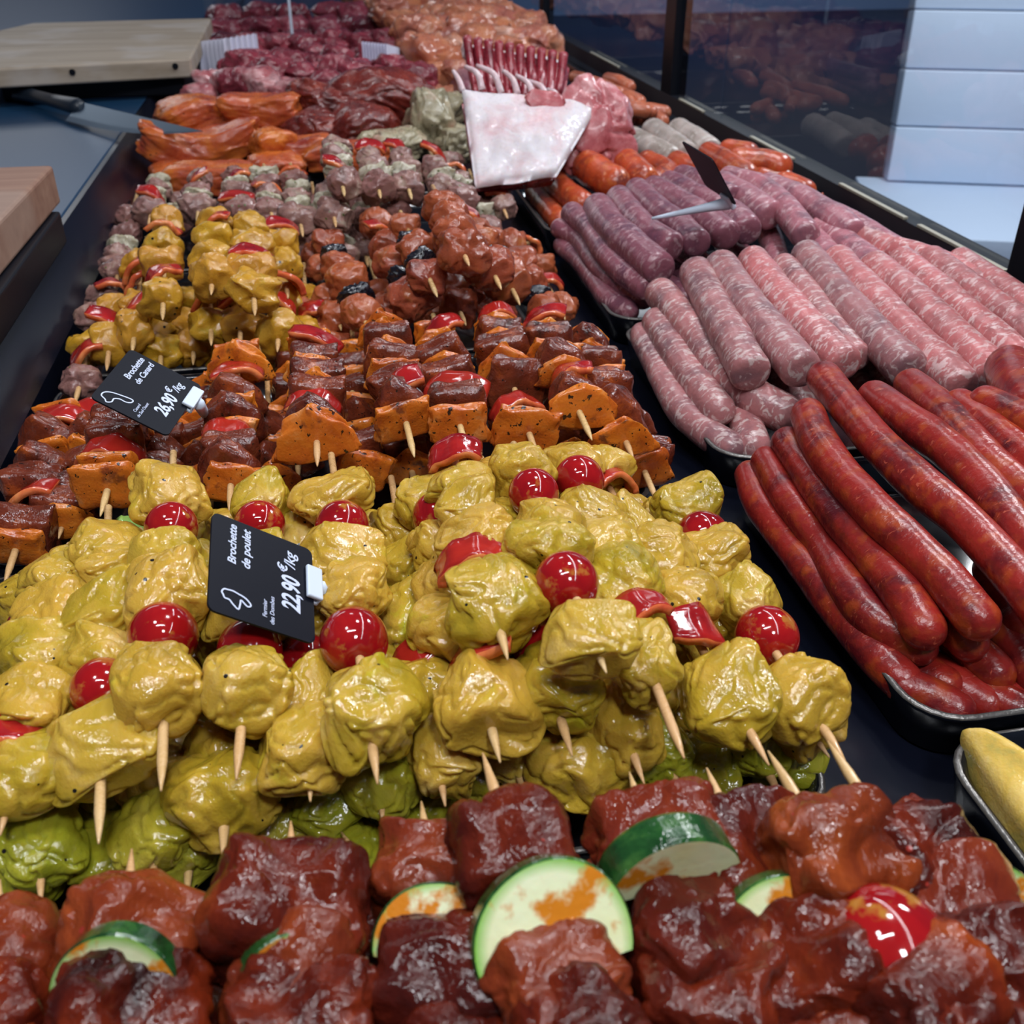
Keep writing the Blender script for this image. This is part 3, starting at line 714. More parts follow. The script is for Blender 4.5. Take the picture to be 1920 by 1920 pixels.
# violet sausages
G_ = 'violet sausages in the middle right tray'
batch([
 [(1055, 460, .006), (1088, 488, .004), (1118, 528, .002), (1147, 564, .0), (1178, 583, -.002), {'r': .0115}],
 [(1050, 428, .024), (1088, 450, .020), (1118, 495, .016), (1157, 532, .012), (1205, 560, .008), {'r': .0115}],
 [(1212, 520, .010), (1255, 540, .006), (1280, 560, .004)],
 [(1280, 470, .016), (1318, 500, .012), (1330, 520, .010)],
 [(1360, 455, .018), (1405, 492, .014), (1415, 505, .012)],
 [(1435, 425, .026), (1450, 460, .020), (1458, 490, .014), {'mat': 's_violet_pink'}],
 [(1245, 490, .016), (1290, 522, .010)],
], .0135, 's_violet', 'violet sausage', G_, 'in the lower layer of its pile')
batch([
 [(1072, 400, .040), (1106, 428, .038), (1137, 475, .034), (1173, 512, .030), (1212, 540, .026), {'r': .0135}],
 [(1122, 391, .052), (1148, 428, .052), (1189, 465, .050), (1234, 503, .046), {'r': .018}],
 [(1160, 372, .058), (1186, 407, .058), (1220, 439, .056), (1258, 462, .052), {'r': .0155}],
 [(1194, 358, .060), (1233, 396, .060), (1272, 423, .058), (1305, 455, .054), {'r': .0155}],
 [(1226, 355, .062), (1272, 382, .062), (1322, 412, .060), (1361, 440, .056), {'r': .0165}],
 [(1256, 346, .060), (1311, 374, .062), (1364, 398, .060), (1400, 430, .056), {'r': .0165}],
 [(1280, 332, .060), (1330, 352, .062), (1370, 372, .062)],
 [(1355, 350, .060), (1403, 376, .060), (1440, 402, .056), {'r': .018, 'mat': 's_violet_pink'}],
 [(1365, 335, .060), (1420, 350, .062), (1465, 385, .060), (1510, 440, .054), {'mat': 's_violet_pink'}],
 [(1440, 350, .058), (1500, 375, .058), (1560, 410, .056), (1595, 438, .052), {'mat': 's_violet_pink', 'r': .017}],
 [(1510, 440, .04), (1550, 480, .038), (1580, 520, .034), {'mat': 's_violet_pink'}],
 [(1520, 385, .05), (1590, 420, .05), (1660, 462, .046), (1700, 490, .042), {'mat': 's_violet_pink'}],
 [(1600, 440, .046), (1680, 475, .046), (1760, 515, .042), {'mat': 's_pink'}],
 [(1600, 470, .036), (1650, 500, .034), (1700, 540, .030), {'mat': 's_pink'}],
 [(1680, 470, .052), (1760, 495, .052), (1850, 540, .05), {'mat': 's_pink', 'r': .014}],
 [(1540, 430, .044), (1600, 470, .044), (1640, 505, .042), {'mat': 's_violet_pink'}],
], .0155, 's_violet', 'violet sausage', G_, 'in the upper layer of its pile', cut=True)
# short orange sausages and grey ones
G_ = 'short orange sausages behind the violet ones'
batch([
 [(1003, 362, .004), (1025, 389, .002), (1048, 414, .0), {'r': .0145}],
 [(1025, 325, .022), (1054, 357, .020), (1090, 384, .016), {'r': .0185}],
 [(1064, 285, .044), (1106, 316, .042), (1152, 344, .038), {'r': .0225}],
 [(1143, 277, .046), (1174, 306, .044), (1206, 335, .040), {'r': .0200}],
 [(1215, 305, .032), (1250, 325, .030), (1235, 342, .028)],
 [(1270, 306, .032), (1300, 322, .030), (1330, 335, .028)],
 [(1330, 290, .044), (1368, 310, .044), (1398, 332, .040)],
 [(1368, 285, .044), (1400, 290, .044)],
 [(1385, 302, .048), (1430, 305, .048), (1460, 314, .044), {'r': .019}],
 [(1430, 335, .030), (1465, 340, .028)],
 [(1470, 345, .030), (1508, 358, .026), {'nib': True, 'r': .016}],
], .018, 's_chorizo', 'plump orange sausage', G_, 'of its pile')
batch([
 [(1184, 262, .030), (1220, 280, .030), (1258, 300, .026)],
 [(1225, 246, .036), (1256, 268, .036), (1285, 290, .032)],
 [(1272, 246, .036), (1306, 264, .036), (1330, 282, .032)],
], .020, 's_white', 'pale grey sausage', 'pale grey sausages behind the orange ones', 'of the three', cut=True)
sm = []
rs = random.Random(5)
for px, py, z, dx, dy in [(1085, 165, .05, 45, 18), (1110, 155, .06, 50, 22), (1150, 172, .055, 48, 20), (1105, 185, .045, 52, 24), (1160, 195, .045, 60, 16), (1130, 210, .03, 50, 14), (1180, 222, .02, 52, 4), (1175, 182, .05, 8, 24), (1195, 205, .035, 50, 6), (1140, 148, .06, 40, 16), (1078, 145, .06, 36, 14), (1205, 212, .028, 36, 16), (1150, 228, .012, 18, 6), (1120, 175, .058, 30, 30), (1165, 205, .05, 44, 4), (1090, 195, .03, 40, 22)]:
    sm.append([(px, py, z), (px + dx / 2, py + dy / 2 - 2, z + .003), (px + dx, py + dy, z)])
batch(sm, .0125, 's_small', 'small thin orange sausage', 'small orange sausages beside the black post', 'of its pile', ns=12, nr=12)
batch([[(836, 150, .02), (862, 175, .02), (885, 205, .02)], [(858, 122, .05), (868, 150, .05), (880, 170, .05)], [(845, 140, .035), (872, 175, .035), (890, 190, .035)]], .018, 's_violet', 'dark violet sausage', 'dark violet sausages left of the lamb rack', 'of the three')
# ================================================================ skewers
SK = {}
def many(key, name, layer, data, **kw):
    for tip, tz, end, ez, items in data:
        o = skewer(name, tip, tz, end, ez, rows(items), **kw)
        SK.setdefault((key, layer), []).append(o)
# --- yellow chicken skewers
many('chicken', 'chicken_skewer', 'upper', [
 ((0, 1567), .045, (128, 1035), .045, 'C1445 P1398 C1325:1.1 C1225 C1150:1.1 C1085'),
 ((185, 1582), .052, (203, 955), .050, 'C1400:1.1 T1288 C1225 C1150:1.15 C1075 C1035'),
 ((302, 1483), .062, (325, 850), .060, 'C1300:1.05 T1188:1.12 C1120:1.2 C1045:1.05 T992 C930:1.1'),
 ((443, 1462), .060, (495, 888), .052, 'C1300:1.1 T1218:1.05 C1140:1.1 C1060 T985 C938'),
 ((582, 1503), .045, (570, 945), .035, 'C1400:1.15 C1300 T1245 C1160:1.1 C1090 C1010'),
 ((708, 1470), .062, (622, 860), .060, 'C1335:1.25 T1196:1.12 C1115:1.05 C1045:1.15 T985:1.05 C935:1.05'),
 ((835, 1512), .035, (735, 905), .035, 'C1410 C1310 P1262 C1160:1.15 C1065 C1000'),
 ((938, 1430), .060, (805, 905), .055, 'C1315:1.25 P1262 C1175:1.1 C1090 C1030 T975 C935'),
 ((1073, 1418), .055, (905, 870), .055, 'C1292:1.05 T1212 C1140:1.1 C1055 C980:1.05 C920'),
 ((1208, 1470), .038, (980, 850), .045, 'C1355 C1260 C1170 C1090:1.1 C1020 C940'),
 ((1442, 1435), .052, (1105, 850), .050, 'C1305:1.15 P1205 C1130:1.05 C1060:1.1 C985 Q915:.8 C880'),
 ((1588, 1435), .050, (1255, 910), .040, 'C1310:1.15 T1190:1.08 C1120 C1045 T1003:1.05 C955'),
])
many('chicken', 'chicken_skewer', 'topmost', scale=.92, data=[
 ((952, 1237), .088, (850, 850), .070, 'C1130:1.12 Q1060:1:10 C1020:1.1 C955:1.1 C915 P868'),
 ((1137, 1262), .098, (965, 838), .070, 'C1195:1.12 T1095:1.12 C1030 C980 T925:1.05 C880:1.05'),
 ((1283, 1422), .075, (1060, 848), .062, 'C1240 P1172 C1100:1.1 C1030:1.1 C965 T905:1.1 C870'),
])
many('chicken', 'chicken_skewer', 'lower', [
 ((35, 1733), .002, (105, 1060), .01, 'c1640 c1560 c1480 C1380 C1270 C1150'),
 ((77, 1697), .018, (60, 1075), .02, 'c1590 C1490 C1390 T1180 C1120'),
 ((200, 1705), .0, (215, 1010), .01, 'c1600 c1500 C1400 C1250 C1100'),
 ((289, 1668), .012, (262, 960), .02, 'c1560 C1450 c1350 T1260 G1005:1.1'),
 ((350, 1690), .0, (395, 930), .01, 'c1570 c1480 C1390 C1280 C1180 C1080 C1000'),
 ((418, 1613), .030, (440, 930), .02, 'C1490 C1400 C1310 C1200 C1100 C1000'),
 ((530, 1640), .0, (540, 960), .01, 'c1540 c1450 C1360 T1262 C1150 C1050'),
 ((628, 1543), .010, (610, 960), .01, 'c1500 c1400 C1300 C1200 C1100 C1000'),
 ((718, 1545), .022, (672, 955), .02, 'c1460 C1370 C1270 C1170 C1070 C1000'),
 ((655, 1670), -.006, (640, 1000), .0, 'c1590 c1500 C1400 C1300 C1200'),
 ((800, 1560), .0, (735, 960), .0, 'c1490 C1400 C1300 C1200 C1100'),
 ((925, 1540), .0, (830, 960), .0, 'c1450 C1350 C1250 C1150 C1050'),
 ((985, 1500), .020, (850, 950), .02, 'C1400 C1310 T1200 C1120 C1040'),
 ((1122, 1517), .022, (930, 940), .02, 'C1435:1.15 C1330 C1230 C1140 C1050'),
 ((1190, 1480), .005, (1020, 930), .0, 'c1420 C1320 C1220 C1120 C1020'),
 ((1278, 1490), .012, (1060, 930), .01, 'c1400 C1300 C1200 C1100 C1000'),
 ((1340, 1490), .0, (1110, 930), .0, 'c1440 C1330 C1230 C1130 C1030'),
 ((1470, 1507), .010, (1190, 960), .01, 'c1400 C1310 C1230 C1130 C1040 C980'),
 ((1500, 1450), .0, (1230, 960), .0, 'c1400 c1330 c1260 c1150 c1050'),
 ((1555, 1420), .025, (1190, 930), .02, 'C1350 C1260 C1160 Q1040:.9 C990'),
])
# --- dark red beef skewers in front, points towards the chicken
many('beef', 'beef_skewer', 'upper', [
 ((0, 1650), .045, (-40, 2090), .055, 'b1828:1.15 B1942:1.1 B2022'),
 ((247, 1592), .055, (215, 2090), .055, 'b1773:1.2 Z1885:1.0 B1927:1.15 B2012'),
 ((545, 1540), .060, (560, 2090), .058, 'B1718:1.3 Z1850:.8 b1837:1.15 B1932:1.15 B2012'),
 ((790, 1503), .055, (870, 2090), .055, 'b1653:1.15 Z1795:1.0 B1857:1.2 B1952 B2022'),
 ((905, 1412), .078, (1120, 2090), .068, 'B1603:1.25 Z1790:1.18:4 b1862:1.1 B1957:1.1 B2022'),
 ((1180, 1448), .064, (1380, 2090), .060, 'b1613:1.3 S1685:1.05 B1782:1.3 B1897:1.1 B1982'),
 ((1325, 1440), .064, (1600, 2090), .056, 'B1603:1.2 Z1777:.95 B1852:1.3 B1952 B2012'),
 ((1440, 1408), .078, (1860, 2090), .066, 'b1608:1.15 T1785:1.45 B1892:1.15 B1982'),
 ((1552, 1390), .070, (1990, 2060), .056, 'B1628:1.2 b1712:1.15 B1832:1.25 B1932 B2002'),
 ((1600, 1470), .045, (2080, 2060), .035, 'b1618:1.15 Z1760:1.05 b1812:1.15 B1902 B1982'),
])
many('beef', 'beef_skewer', 'lower', [
 ((405, 1660), .005, (400, 2090), .010, 'B1790:.95 B1880 B1960'),
 ((625, 1598), .012, (700, 2090), .010, 'B1740:.9 B1840 B1930 B2000'),
 ((200, 1648), .010, (120, 2090), .010, 'B1800:.9 B1890 B1980'),
 ((1032, 1500), .012, (1260, 2090), .010, 'B1700:.9 B1800 B1900 B1980'),
 ((1435, 1515), .010, (1720, 2090), .010, 'B1640:.9 B1760 B1860 B1950'),
 ((640, 1560), .010, (960, 2090), .008, 'B1780 B1870 B1960'),
])
# --- duck skewers
many('duck', 'duck_skewer', 'upper', [
 ((188, 968), .040, (262, 700), .045, 'K915:1.15 K888:1.05 Q862:1.05:15 D838 D810 K790 D775'),
 ((430, 960), .036, (448, 650), .050, 'K905 D885:1.1 D860 P832 K815 D795:1.1 K772 D752:1.05 P715 K690:1.2 K672'),
 ((595, 874), .062, (590, 640), .055, 'K825:1.25 D800:1.1 P775 D755:1.1 K735 D718:1.1 K700 D682 P660 K650'),
 ((777, 857), .062, (715, 600), .055, 'K790:1.05 D762 P750:1.1:-50 D728:1.1 K705 D688 K668 D652 K635 K615'),
 ((873, 840), .060, (812, 590), .055, 'K795:1.15 D766:1.05 P745:1.15 D715:1.1 K692 D676:1.05 K655 P640:1:-40 K622'),
 ((1008, 860), .052, (915, 580), .055, 'K808:1.2 Q768:.95 D718:1.15 K690:1.1 D668:1.1 K645 D632 K615 Q602:.8'),
 ((1110, 825), .066, (1005, 595), .055, 'K768:1.2 D745 P725 K705 D690:1.1 K668:1.1 D650 K632 P615'),
 ((1188, 862), .045, (1085, 620), .045, 'K825:1.1 D788:1.2 K755 D735 K712 D692 K670 D655 K640'),
])
many('duck', 'duck_skewer', 'lower', [
 ((8, 1095), .012, (120, 760), .020, 'K1025:1.1 D1000:1.2 P955 D920:1.1 D885 K855 D835:1.1 P800 K785'),
 ((380, 940), .010, (395, 700), .015, 'K905 D880 K850 D825 K795 D765 K740'),
 ((560, 900), .010, (550, 640), .015, 'D860 K830 D800 K770 D740 K710 D685'),
 ((690, 850), .015, (660, 620), .015, 'D800 K770 D740 K715 D690 K665'),
 ((110, 1010), .010, (180, 750), .015, 'K985 D965:1.1 D930 D890 K850 D820 P790'),
 ((300, 985), .010, (330, 720), .015, 'D950 K920 D900 D870 D840 K815 D790'),
 ((683, 945), .026, (655, 680), .02, 'K880:1.15 D850 K820 D795 K760'),
 ((510, 940), .010, (500, 680), .015, 'K905 D880 K850 D820 K790'),
 ((780, 930), .005, (735, 650), .01, 'K880:1.1 D850 K820 D790'),
 ((860, 920), .002, (825, 650), .01, 'K870 D840 K810'),
 ((990, 920), .002, (920, 650), .01, 'K880 D850 K820 D790'),
 ((1090, 905), .008, (1000, 650), .01, 'K860 D835 K805 D780'),
 ((1233, 942), .014, (1110, 650), .02, 'K880:1.1 D860:1.1 K835 D800 K770 D740 K700'),
])
# --- yellow curry skewers
many('yellow', 'curry_skewer', 'upper', [
 ((305, 600), .062, (310, 400), .065, 'Y560:1.1 P530 Y498:1.1 Y465:1.05 P440 Y420'),
 ((396, 553), .082, (403, 395), .078, 'Y522:1.15 Y485:1.1 Y452 P430 Y418'),
 ((478, 592), .080, (468, 395), .075, 'Y550:1.1 Y515:1.15 P495 Y465:1.15 Y430'),
 ((540, 560), .050, (520, 410), .055, 'P545 Y500 Y460 P440'),
])
many('yellow', 'curry_skewer', 'lower', [
 ((520, 660), .042, (530, 470), .045, 'Y622:1.15 Q575:.95:30 Y545 P510 Y490'),
 ((396, 648), .036, (395, 500), .04, 'Y608:1.1 P575 Y550'),
 ((450, 652), .034, (452, 500), .04, 'Y610:1.05 P572 Y550'),
 ((248, 662), .032, (268, 470), .04, 'Y622:1.05 P595 Y575 P545 P520 Y500'),
 ((200, 695), .022, (225, 470), .02, 'Y648:1.1 P615 Y585 P550 H510 H480'),
 ((362, 684), .010, (370, 500), .01, 'Y650 Y610 Y570'),
 ((140, 758), .012, (190, 560), .015, 'H715:1.1 P680 Y650 H600 H560'),
 ((300, 700), .012, (310, 520), .01, 'Y660 Y620 Y580'),
 ((530, 700), .010, (540, 520), .01, 'Y670 Y630 Y590'),
 ((575, 660), .010, (570, 500), .02, 'Y630 P600 Y560'),
 ((425, 700), .0, (430, 540), .01, 'Y672 Y640 Y600'),
 ((478, 712), .0, (480, 560), .01, 'Y680 Y650 Y620'),
])
# --- glazed pork and prune skewers
many('prune', 'pork_and_prune_skewer', 'upper', [
 ((880, 499), .105, (812, 350), .098, 'M470:1.25 M440:1.2 M412:1.15 M385'),
 ((820, 557), .080, (752, 400), .075, 'M515:1.1 U488 M470:1.05 U450 M425'),
 ((940, 543), .082, (872, 400), .075, 'M508:1.15 U478 M460 M435 P410'),
 ((776, 565), .056, (700, 400), .058, 'M558:1.2 U525:1.15 M495:1.15 M462:1.1 P440 M420'),
 ((975, 572), .052, (900, 420), .055, 'M530:1.25 M500:1.1 U480 M450'),
])
many('prune', 'pork_and_prune_skewer', 'lower', [
 ((874, 610), .038, (800, 450), .035, 'M575:1.05 M540 M500 M470'),
 ((690, 615), .040, (612, 450), .040, 'M590:1.05 U560:1.2 M530:1.1 M500 U480 M455'),
 ((1035, 622), .018, (950, 440), .018, 'M585 U555 M530 M495 M460'),
 ((640, 620), .020, (590, 450), .02, 'M600 M565 U540 M510 M480'),
 ((820, 625), .012, (760, 450), .01, 'M600 M560 M520'),
 ((1060, 600), .0, (980, 440), .0, 'M580 P540 M500 P465'),
 ((740, 640), .012, (690, 480), .01, 'M610 M580 M550'),
 ((940, 620), .012, (880, 450), .01, 'M590 M560 M520'),
 ((640, 690), .0, (600, 540), .01, 'M655 M625 U600'),
 ((700, 680), .0, (660, 540), .01, 'M650 M620 M590'),
 ((600, 680), .0, (570, 540), .01, 'M650 M615 M590'),
])
# --- grey herb skewers
many('herb', 'herb_skewer', 'upper', [
 ((278, 425), .032, (300, 325), .040, 'H398:1.2 P378 F368 H355 F345'),
 ((370, 420), .042, (375, 318), .045, 'H392:1.25 F375 H365 P350 H335'),
 ((452, 425), .045, (440, 318), .050, 'H395:1.25 P385 H365:1.1 F350 P342 H330'),
 ((512, 420), .045, (495, 312), .050, 'H395 F382 H368 P362 H345 F330'),
 ((568, 444), .050, (545, 310), .055, 'H415:1.25 F395 H375:1.1 F360 H340 P328'),
 ((646, 368), .090, (625, 262), .085, 'H345:1.2 P328:1.1 F315 H300:1.1 F290 H280'),
 ((630, 426), .060, (606, 300), .06, 'H402:1.3 F380 H360'),
 ((714, 372), .082, (690, 268), .080, 'H352:1.15 F335 H320 H300 P290'),
 ((772, 374), .078, (742, 270), .078, 'H350:1.15 F335 H320:1.1 H300 P288'),
 ((842, 382), .068, (805, 278), .070, 'H355:1.1 F340 H325 H310 P298'),
 ((876, 405), .056, (838, 288), .060, 'H378:1.15 F355 H340 P320 H305'),
])
many('herb', 'herb_skewer', 'lower', [
 ((610, 484), .030, (585, 345), .03, 'H455 H425 F405 H390'),
 ((647, 506), .016, (620, 365), .02, 'H480 F465 H440 H410'),
 ((745, 420), .050, (715, 320), .05, 'H398:1.1 F380 H365'),
 ((690, 440), .030, (660, 330), .03, 'H415 F400 H385 H360'),
 ((952, 410), .022, (905, 300), .03, 'H388 P372 F360 H345'),
 ((930, 455), .010, (880, 320), .02, 'H425 F405 H385 H360'),
 ((570, 510), .012, (560, 380), .01, 'H485 H455 F440'),
 ((690, 500), .010, (670, 380), .01, 'H475 H445 H420'),
 ((500, 480), .010, (500, 380), .01, 'H460 H430'),
 ((330, 440), .010, (345, 340), .01, 'H415 F400 H380'),
 ((215, 520), .012, (258, 360), .01, 'H500:1.1 F470 H440 H410'),
 ((425, 440), .010, (430, 340), .01, 'H420 H400'),
])
DESC = {'chicken': ('yellow marinated chicken skewer', 'of the tray', 'yellow chicken skewers'), 'beef': ('dark red beef skewer', 'of the near tray', 'beef and courgette skewers'),
        'duck': ('orange and brown duck skewer', 'of its pile', 'peppered duck skewers'), 'yellow': ('curry yellow pork skewer', 'of its pile', 'curry yellow skewers'),
        'prune': ('glazed reddish pork skewer', 'of its pile', 'glazed pork and prune skewers'), 'herb': ('grey herb pork skewer', 'of its pile', 'grey herb skewers')}
for (key, layer), L in SK.items():
    L.sort(key=lambda o: o['_x']); w_, pl, gr = DESC[key]
    for i, o in enumerate(L):
        kinds = [c.name.split('.')[0] for c in o.children]
        extra = ''
        for k, t_ in (('courgette_slice', 'courgette'), ('cherry_tomato', 'cherry tomato'), ('red_pepper_piece', 'red pepper'), ('prune', 'prune')):
            if k in kinds: extra = ' with ' + t_; break
        if key == 'duck' or key == 'herb': extra = ''
        tag(o, '%s%s, tip %s in the %s layer' % (w_, extra, ordinal(i, len(L)), layer), 'skewer', gr)
        del o['_x']
# ================================================================ loose meats
def lump(name, px, py, z, size, mat, label, cat='meat', group=None, rot=0.0, power=2.6, seed=0, n=4, low=.22, crease=.12, tilt=0.0, me=None, loc=None):
    if me is None: me = blob(size, seed + 900, power, n, low, crease, .04)
    o = link(name, me, mat, None, loc if loc else P(px, py, z)); o.rotation_euler = (math.radians(tilt), 0, math.radians(rot))
    return tag(o, label, cat, group)
# orange steaks
g = 'orange marinated steaks near the knife'
for i, (px, py, z, s, r, lb) in enumerate([
    (365, 212, .055, (.12, .10, .05), 15, 'reddish orange steak behind the knife blade'),
    (492, 208, .065, (.125, .08, .045), -8, 'large dark-edged orange steak on top, beside the spiced roasts'),
    (430, 250, .035, (.16, .10, .04), 0, 'reddish steak lying just behind the knife tip'),
    (378, 285, .030, (.17, .07, .055), 2, 'long orange steak directly in front of the knife blade'),
    (512, 268, .050, (.062, .055, .04), 25, 'small square orange steak under the dark roasts'),
    (558, 285, .035, (.09, .06, .04), -10, 'flat orange steak right of the small square one'),
    (400, 333, .022, (.13, .07, .04), -12, 'bright orange steak behind the herb skewers'),
    (328, 325, .010, (.07, .06, .035), 8, 'orange steak at the left end of the pile by the tray side'),
    (520, 318, .025, (.075, .07, .04), 20, 'orange steak with a bright left side behind the herb skewers'),
    (655, 290, .050, (.11, .07, .035), -25, 'orange steak at the right end, behind the tallest herb skewers')]):
    lump('marinated_steak', px, py, z, s, 'orange', lb, 'steak', g, r, 5.0, 40 + i, 5, .17, .03)
g = 'dark spiced roasts'
for i, (px, py, z, s, r, lb) in enumerate([
    (705, 178, .075, (.20, .15, .09), -12, 'largest dark red spiced roast, on the right of the roasts'),
    (620, 195, .065, (.12, .13, .07), 20, 'brown-red spiced roast in the middle of the roasts'),
    (585, 245, .045, (.10, .10, .06), -15, 'dull red spiced roast nearest the orange steaks'),
    (680, 235, .050, (.13, .11, .07), 10, 'darkest spiced roast, under the largest one'),
    (750, 205, .040, (.12, .12, .07), 30, 'spiced roast end piece leaning on the grey chops')]):
    lump('spiced_roast', px, py, z, s, 'roast', lb, 'roast', g, r, 2.6, 60 + i, 5, .22, .10)
for i, (px, py, z, s, r, tl_, lb) in enumerate([
    (805, 232, .055, (.07, .10, .10), 10, 20, 'tall grey-green herb chop standing beside the lamb rack'),
    (830, 210, .06, (.085, .09, .06), -15, 0, 'rounded grey chop behind the tall one'),
    (745, 275, .035, (.08, .07, .05), 30, 0, 'grey herb chop lying left of the tall one'),
    (850, 270, .03, (.07, .09, .06), 0, 0, 'herb chop touching the lamb rack'),
    (705, 268, .035, (.06, .05, .04), 0, 0, 'small herb chop under the dark roasts')]):
    lump('herb_chop', px, py, z, s, 'porkgreen', lb, 'chop', 'grey herb chops', r, 2.6, 80 + i, 5, .3, .15, tl_)
g = 'pink marbled pork pieces'
for i, (px, py, z, s, r) in enumerate([(372, 178, .055, (.06, .06, .04), 0), (398, 158, .06, (.07, .06, .05), 20), (440, 155, .065, (.09, .07, .05), 5), (478, 152, .07, (.075, .08, .05), -20), (505, 170, .06, (.06, .06, .045), 30), (540, 172, .06, (.07, .06, .045), -30), (565, 178, .055, (.06, .06, .04), 10)]):
    lump('pork_piece', px, py, z, s, 'marbled', 'pink marbled raw pork piece, %s of the row behind the orange steaks' % ordinal(i, 7), 'meat piece', g, r, 3, 100 + i, 4, .25, .1)
# dark beef cubes and the meats beyond the divider
cubes = [(blob((.062, .06, .045), 700 + s, 3.0, 4, .3, .14, .05)) for s in range(6)]
for me in cubes: me.materials.append(M['cube'])
rs = random.Random(11); spots = []
for row, (y, x0, x1, z, n) in enumerate([(2.02, -.13, .16, .055, 6), (2.10, -.12, .20, .065, 7), (2.19, -.13, .20, .060, 7), (2.29, -.16, .20, .055, 7), (2.40, -.17, .19, .05, 7), (2.52, -.18, .19, .045, 7), (2.65, -.19, .19, .04, 7), (2.78, -.2, .2, .04, 7)]):
    for k in range(n):
        sp = (x0 + (x1 - x0) * k / (n - 1) + rs.uniform(-.012, .012), y + rs.uniform(-.02, .02), z + rs.uniform(-.008, .016), rs.uniform(0, 360), row, k, n)
        spots.append(sp)
rn = ['nearest', 'second', 'third', 'fourth', 'fifth', 'sixth', 'seventh', 'eighth']
for x, y, z, r, row, k, n in spots:
    o = lump('beef_cube', 0, 0, 0, None, 'cube', 'dark red beef cube, %s in the %s row of the heap' % (ordinal(k, n), rn[row]), 'meat cube', 'dark beef cubes before the glass divider', r, me=rs.choice(cubes), loc=(x, y, z))
    o.scale = [rs.uniform(.85, 1.2)] * 3
rn2 = ['nearest', 'middle', 'farthest']
for row, y in enumerate((2.98, 3.14, 3.32)):
    for k in range(6):
        o = lump('beef_cube', 0, 0, 0, None, 'cube', 'dark beef piece behind the glass divider, %s in the %s row' % (ordinal(k, 6), rn2[row]), 'meat piece', 'dark meats behind the glass divider', rs.uniform(0, 360), me=rs.choice(cubes), loc=(-.2 + .09 * k + rs.uniform(-.02, .02), y + rs.uniform(-.03, .03), .02 + .02 * row))
        o.scale = (1.7, 1.7, 1.4)
# orange pork cuts to the far right
pk = [(blob((.075, .065, .05), 760 + s, 2.8, 4, .35, .16, .05)) for s in range(6)]
for me in pk: me.materials.append(M['porkback'])
for row, (y, x0, x1, z, n) in enumerate([(2.09, .235, .40, .02, 4), (2.17, .25, .47, .04, 5), (2.26, .24, .49, .06, 5), (2.37, .24, .50, .075, 5), (2.5, .25, .51, .08, 5), (2.66, .25, .52, .08, 5), (2.85, .25, .52, .075, 5), (3.1, .22, .53, .07, 5), (3.4, .22, .53, .07, 5), (3.8, .2, .53, .07, 5)]):
    for k in range(n):
        o = lump('pork_cut', 0, 0, 0, None, 'porkback', 'orange marinated pork cut, %s in the %s row of the far heap' % (ordinal(k, n), (rn + ['ninth', 'tenth'])[row]), 'meat cut', 'orange pork cuts at the far right', rs.uniform(0, 360), me=rs.choice(pk),
                 loc=(x0 + (x1 - x0) * k / (n - 1) + rs.uniform(-.015, .015), y + rs.uniform(-.02, .02), z + rs.uniform(-.01, .015)))
        o.scale = [rs.uniform(.95, 1.35) * (1 + .06 * row)] * 3
# pleated white paper ruffs
def ruff(pts, h, label, lean=(0, 0)):
    W = [Vector(p) for p in pts]; n = 34; V = []; Fc = []
    for s in (0, 1):
        for i in range(n + 1):
            t = i / n * (len(W) - 1); k = min(int(t), len(W) - 2); p = W[k].lerp(W[k + 1], t - k); d = (W[k + 1] - W[k]).normalized(); nn = Vector((-d.y, d.x, 0))
            q = p + nn * (.0032 * (1 if i % 2 else -1) + s * .0005)
            V.append(q); V.append(q + Vector((lean[0], lean[1], h + .0015 * (i % 2))))
    m2 = 2 * (n + 1)
    for s in (0, 1):
        for i in range(n):
            f = (s * m2 + 2 * i, s * m2 + 2 * i + 2, s * m2 + 2 * i + 3, s * m2 + 2 * i + 1); Fc.append(f if s else f[::-1])
    for i in range(n): Fc.append((2 * i + 1, 2 * i + 3, m2 + 2 * i + 3, m2 + 2 * i + 1))
    tag(link('paper_ruff', mesh_from(V, Fc, smooth=False), 'paper'), label, 'paper ruff', 'white pleated paper ruffs')
q0, q1, q2, q3 = P(378, 150, .030), P(385, 132, .045), P(430, 128, .055), P(487, 118, .060)
ruff([q0, q1, q2, q3], .055, 'white pleated paper ruff at the left, behind the pink marbled pork')
ruff([P(682, 130, .06), P(730, 135, .055), P(774, 146, .03)], .05, 'white pleated paper ruff right of the dark beef cubes')
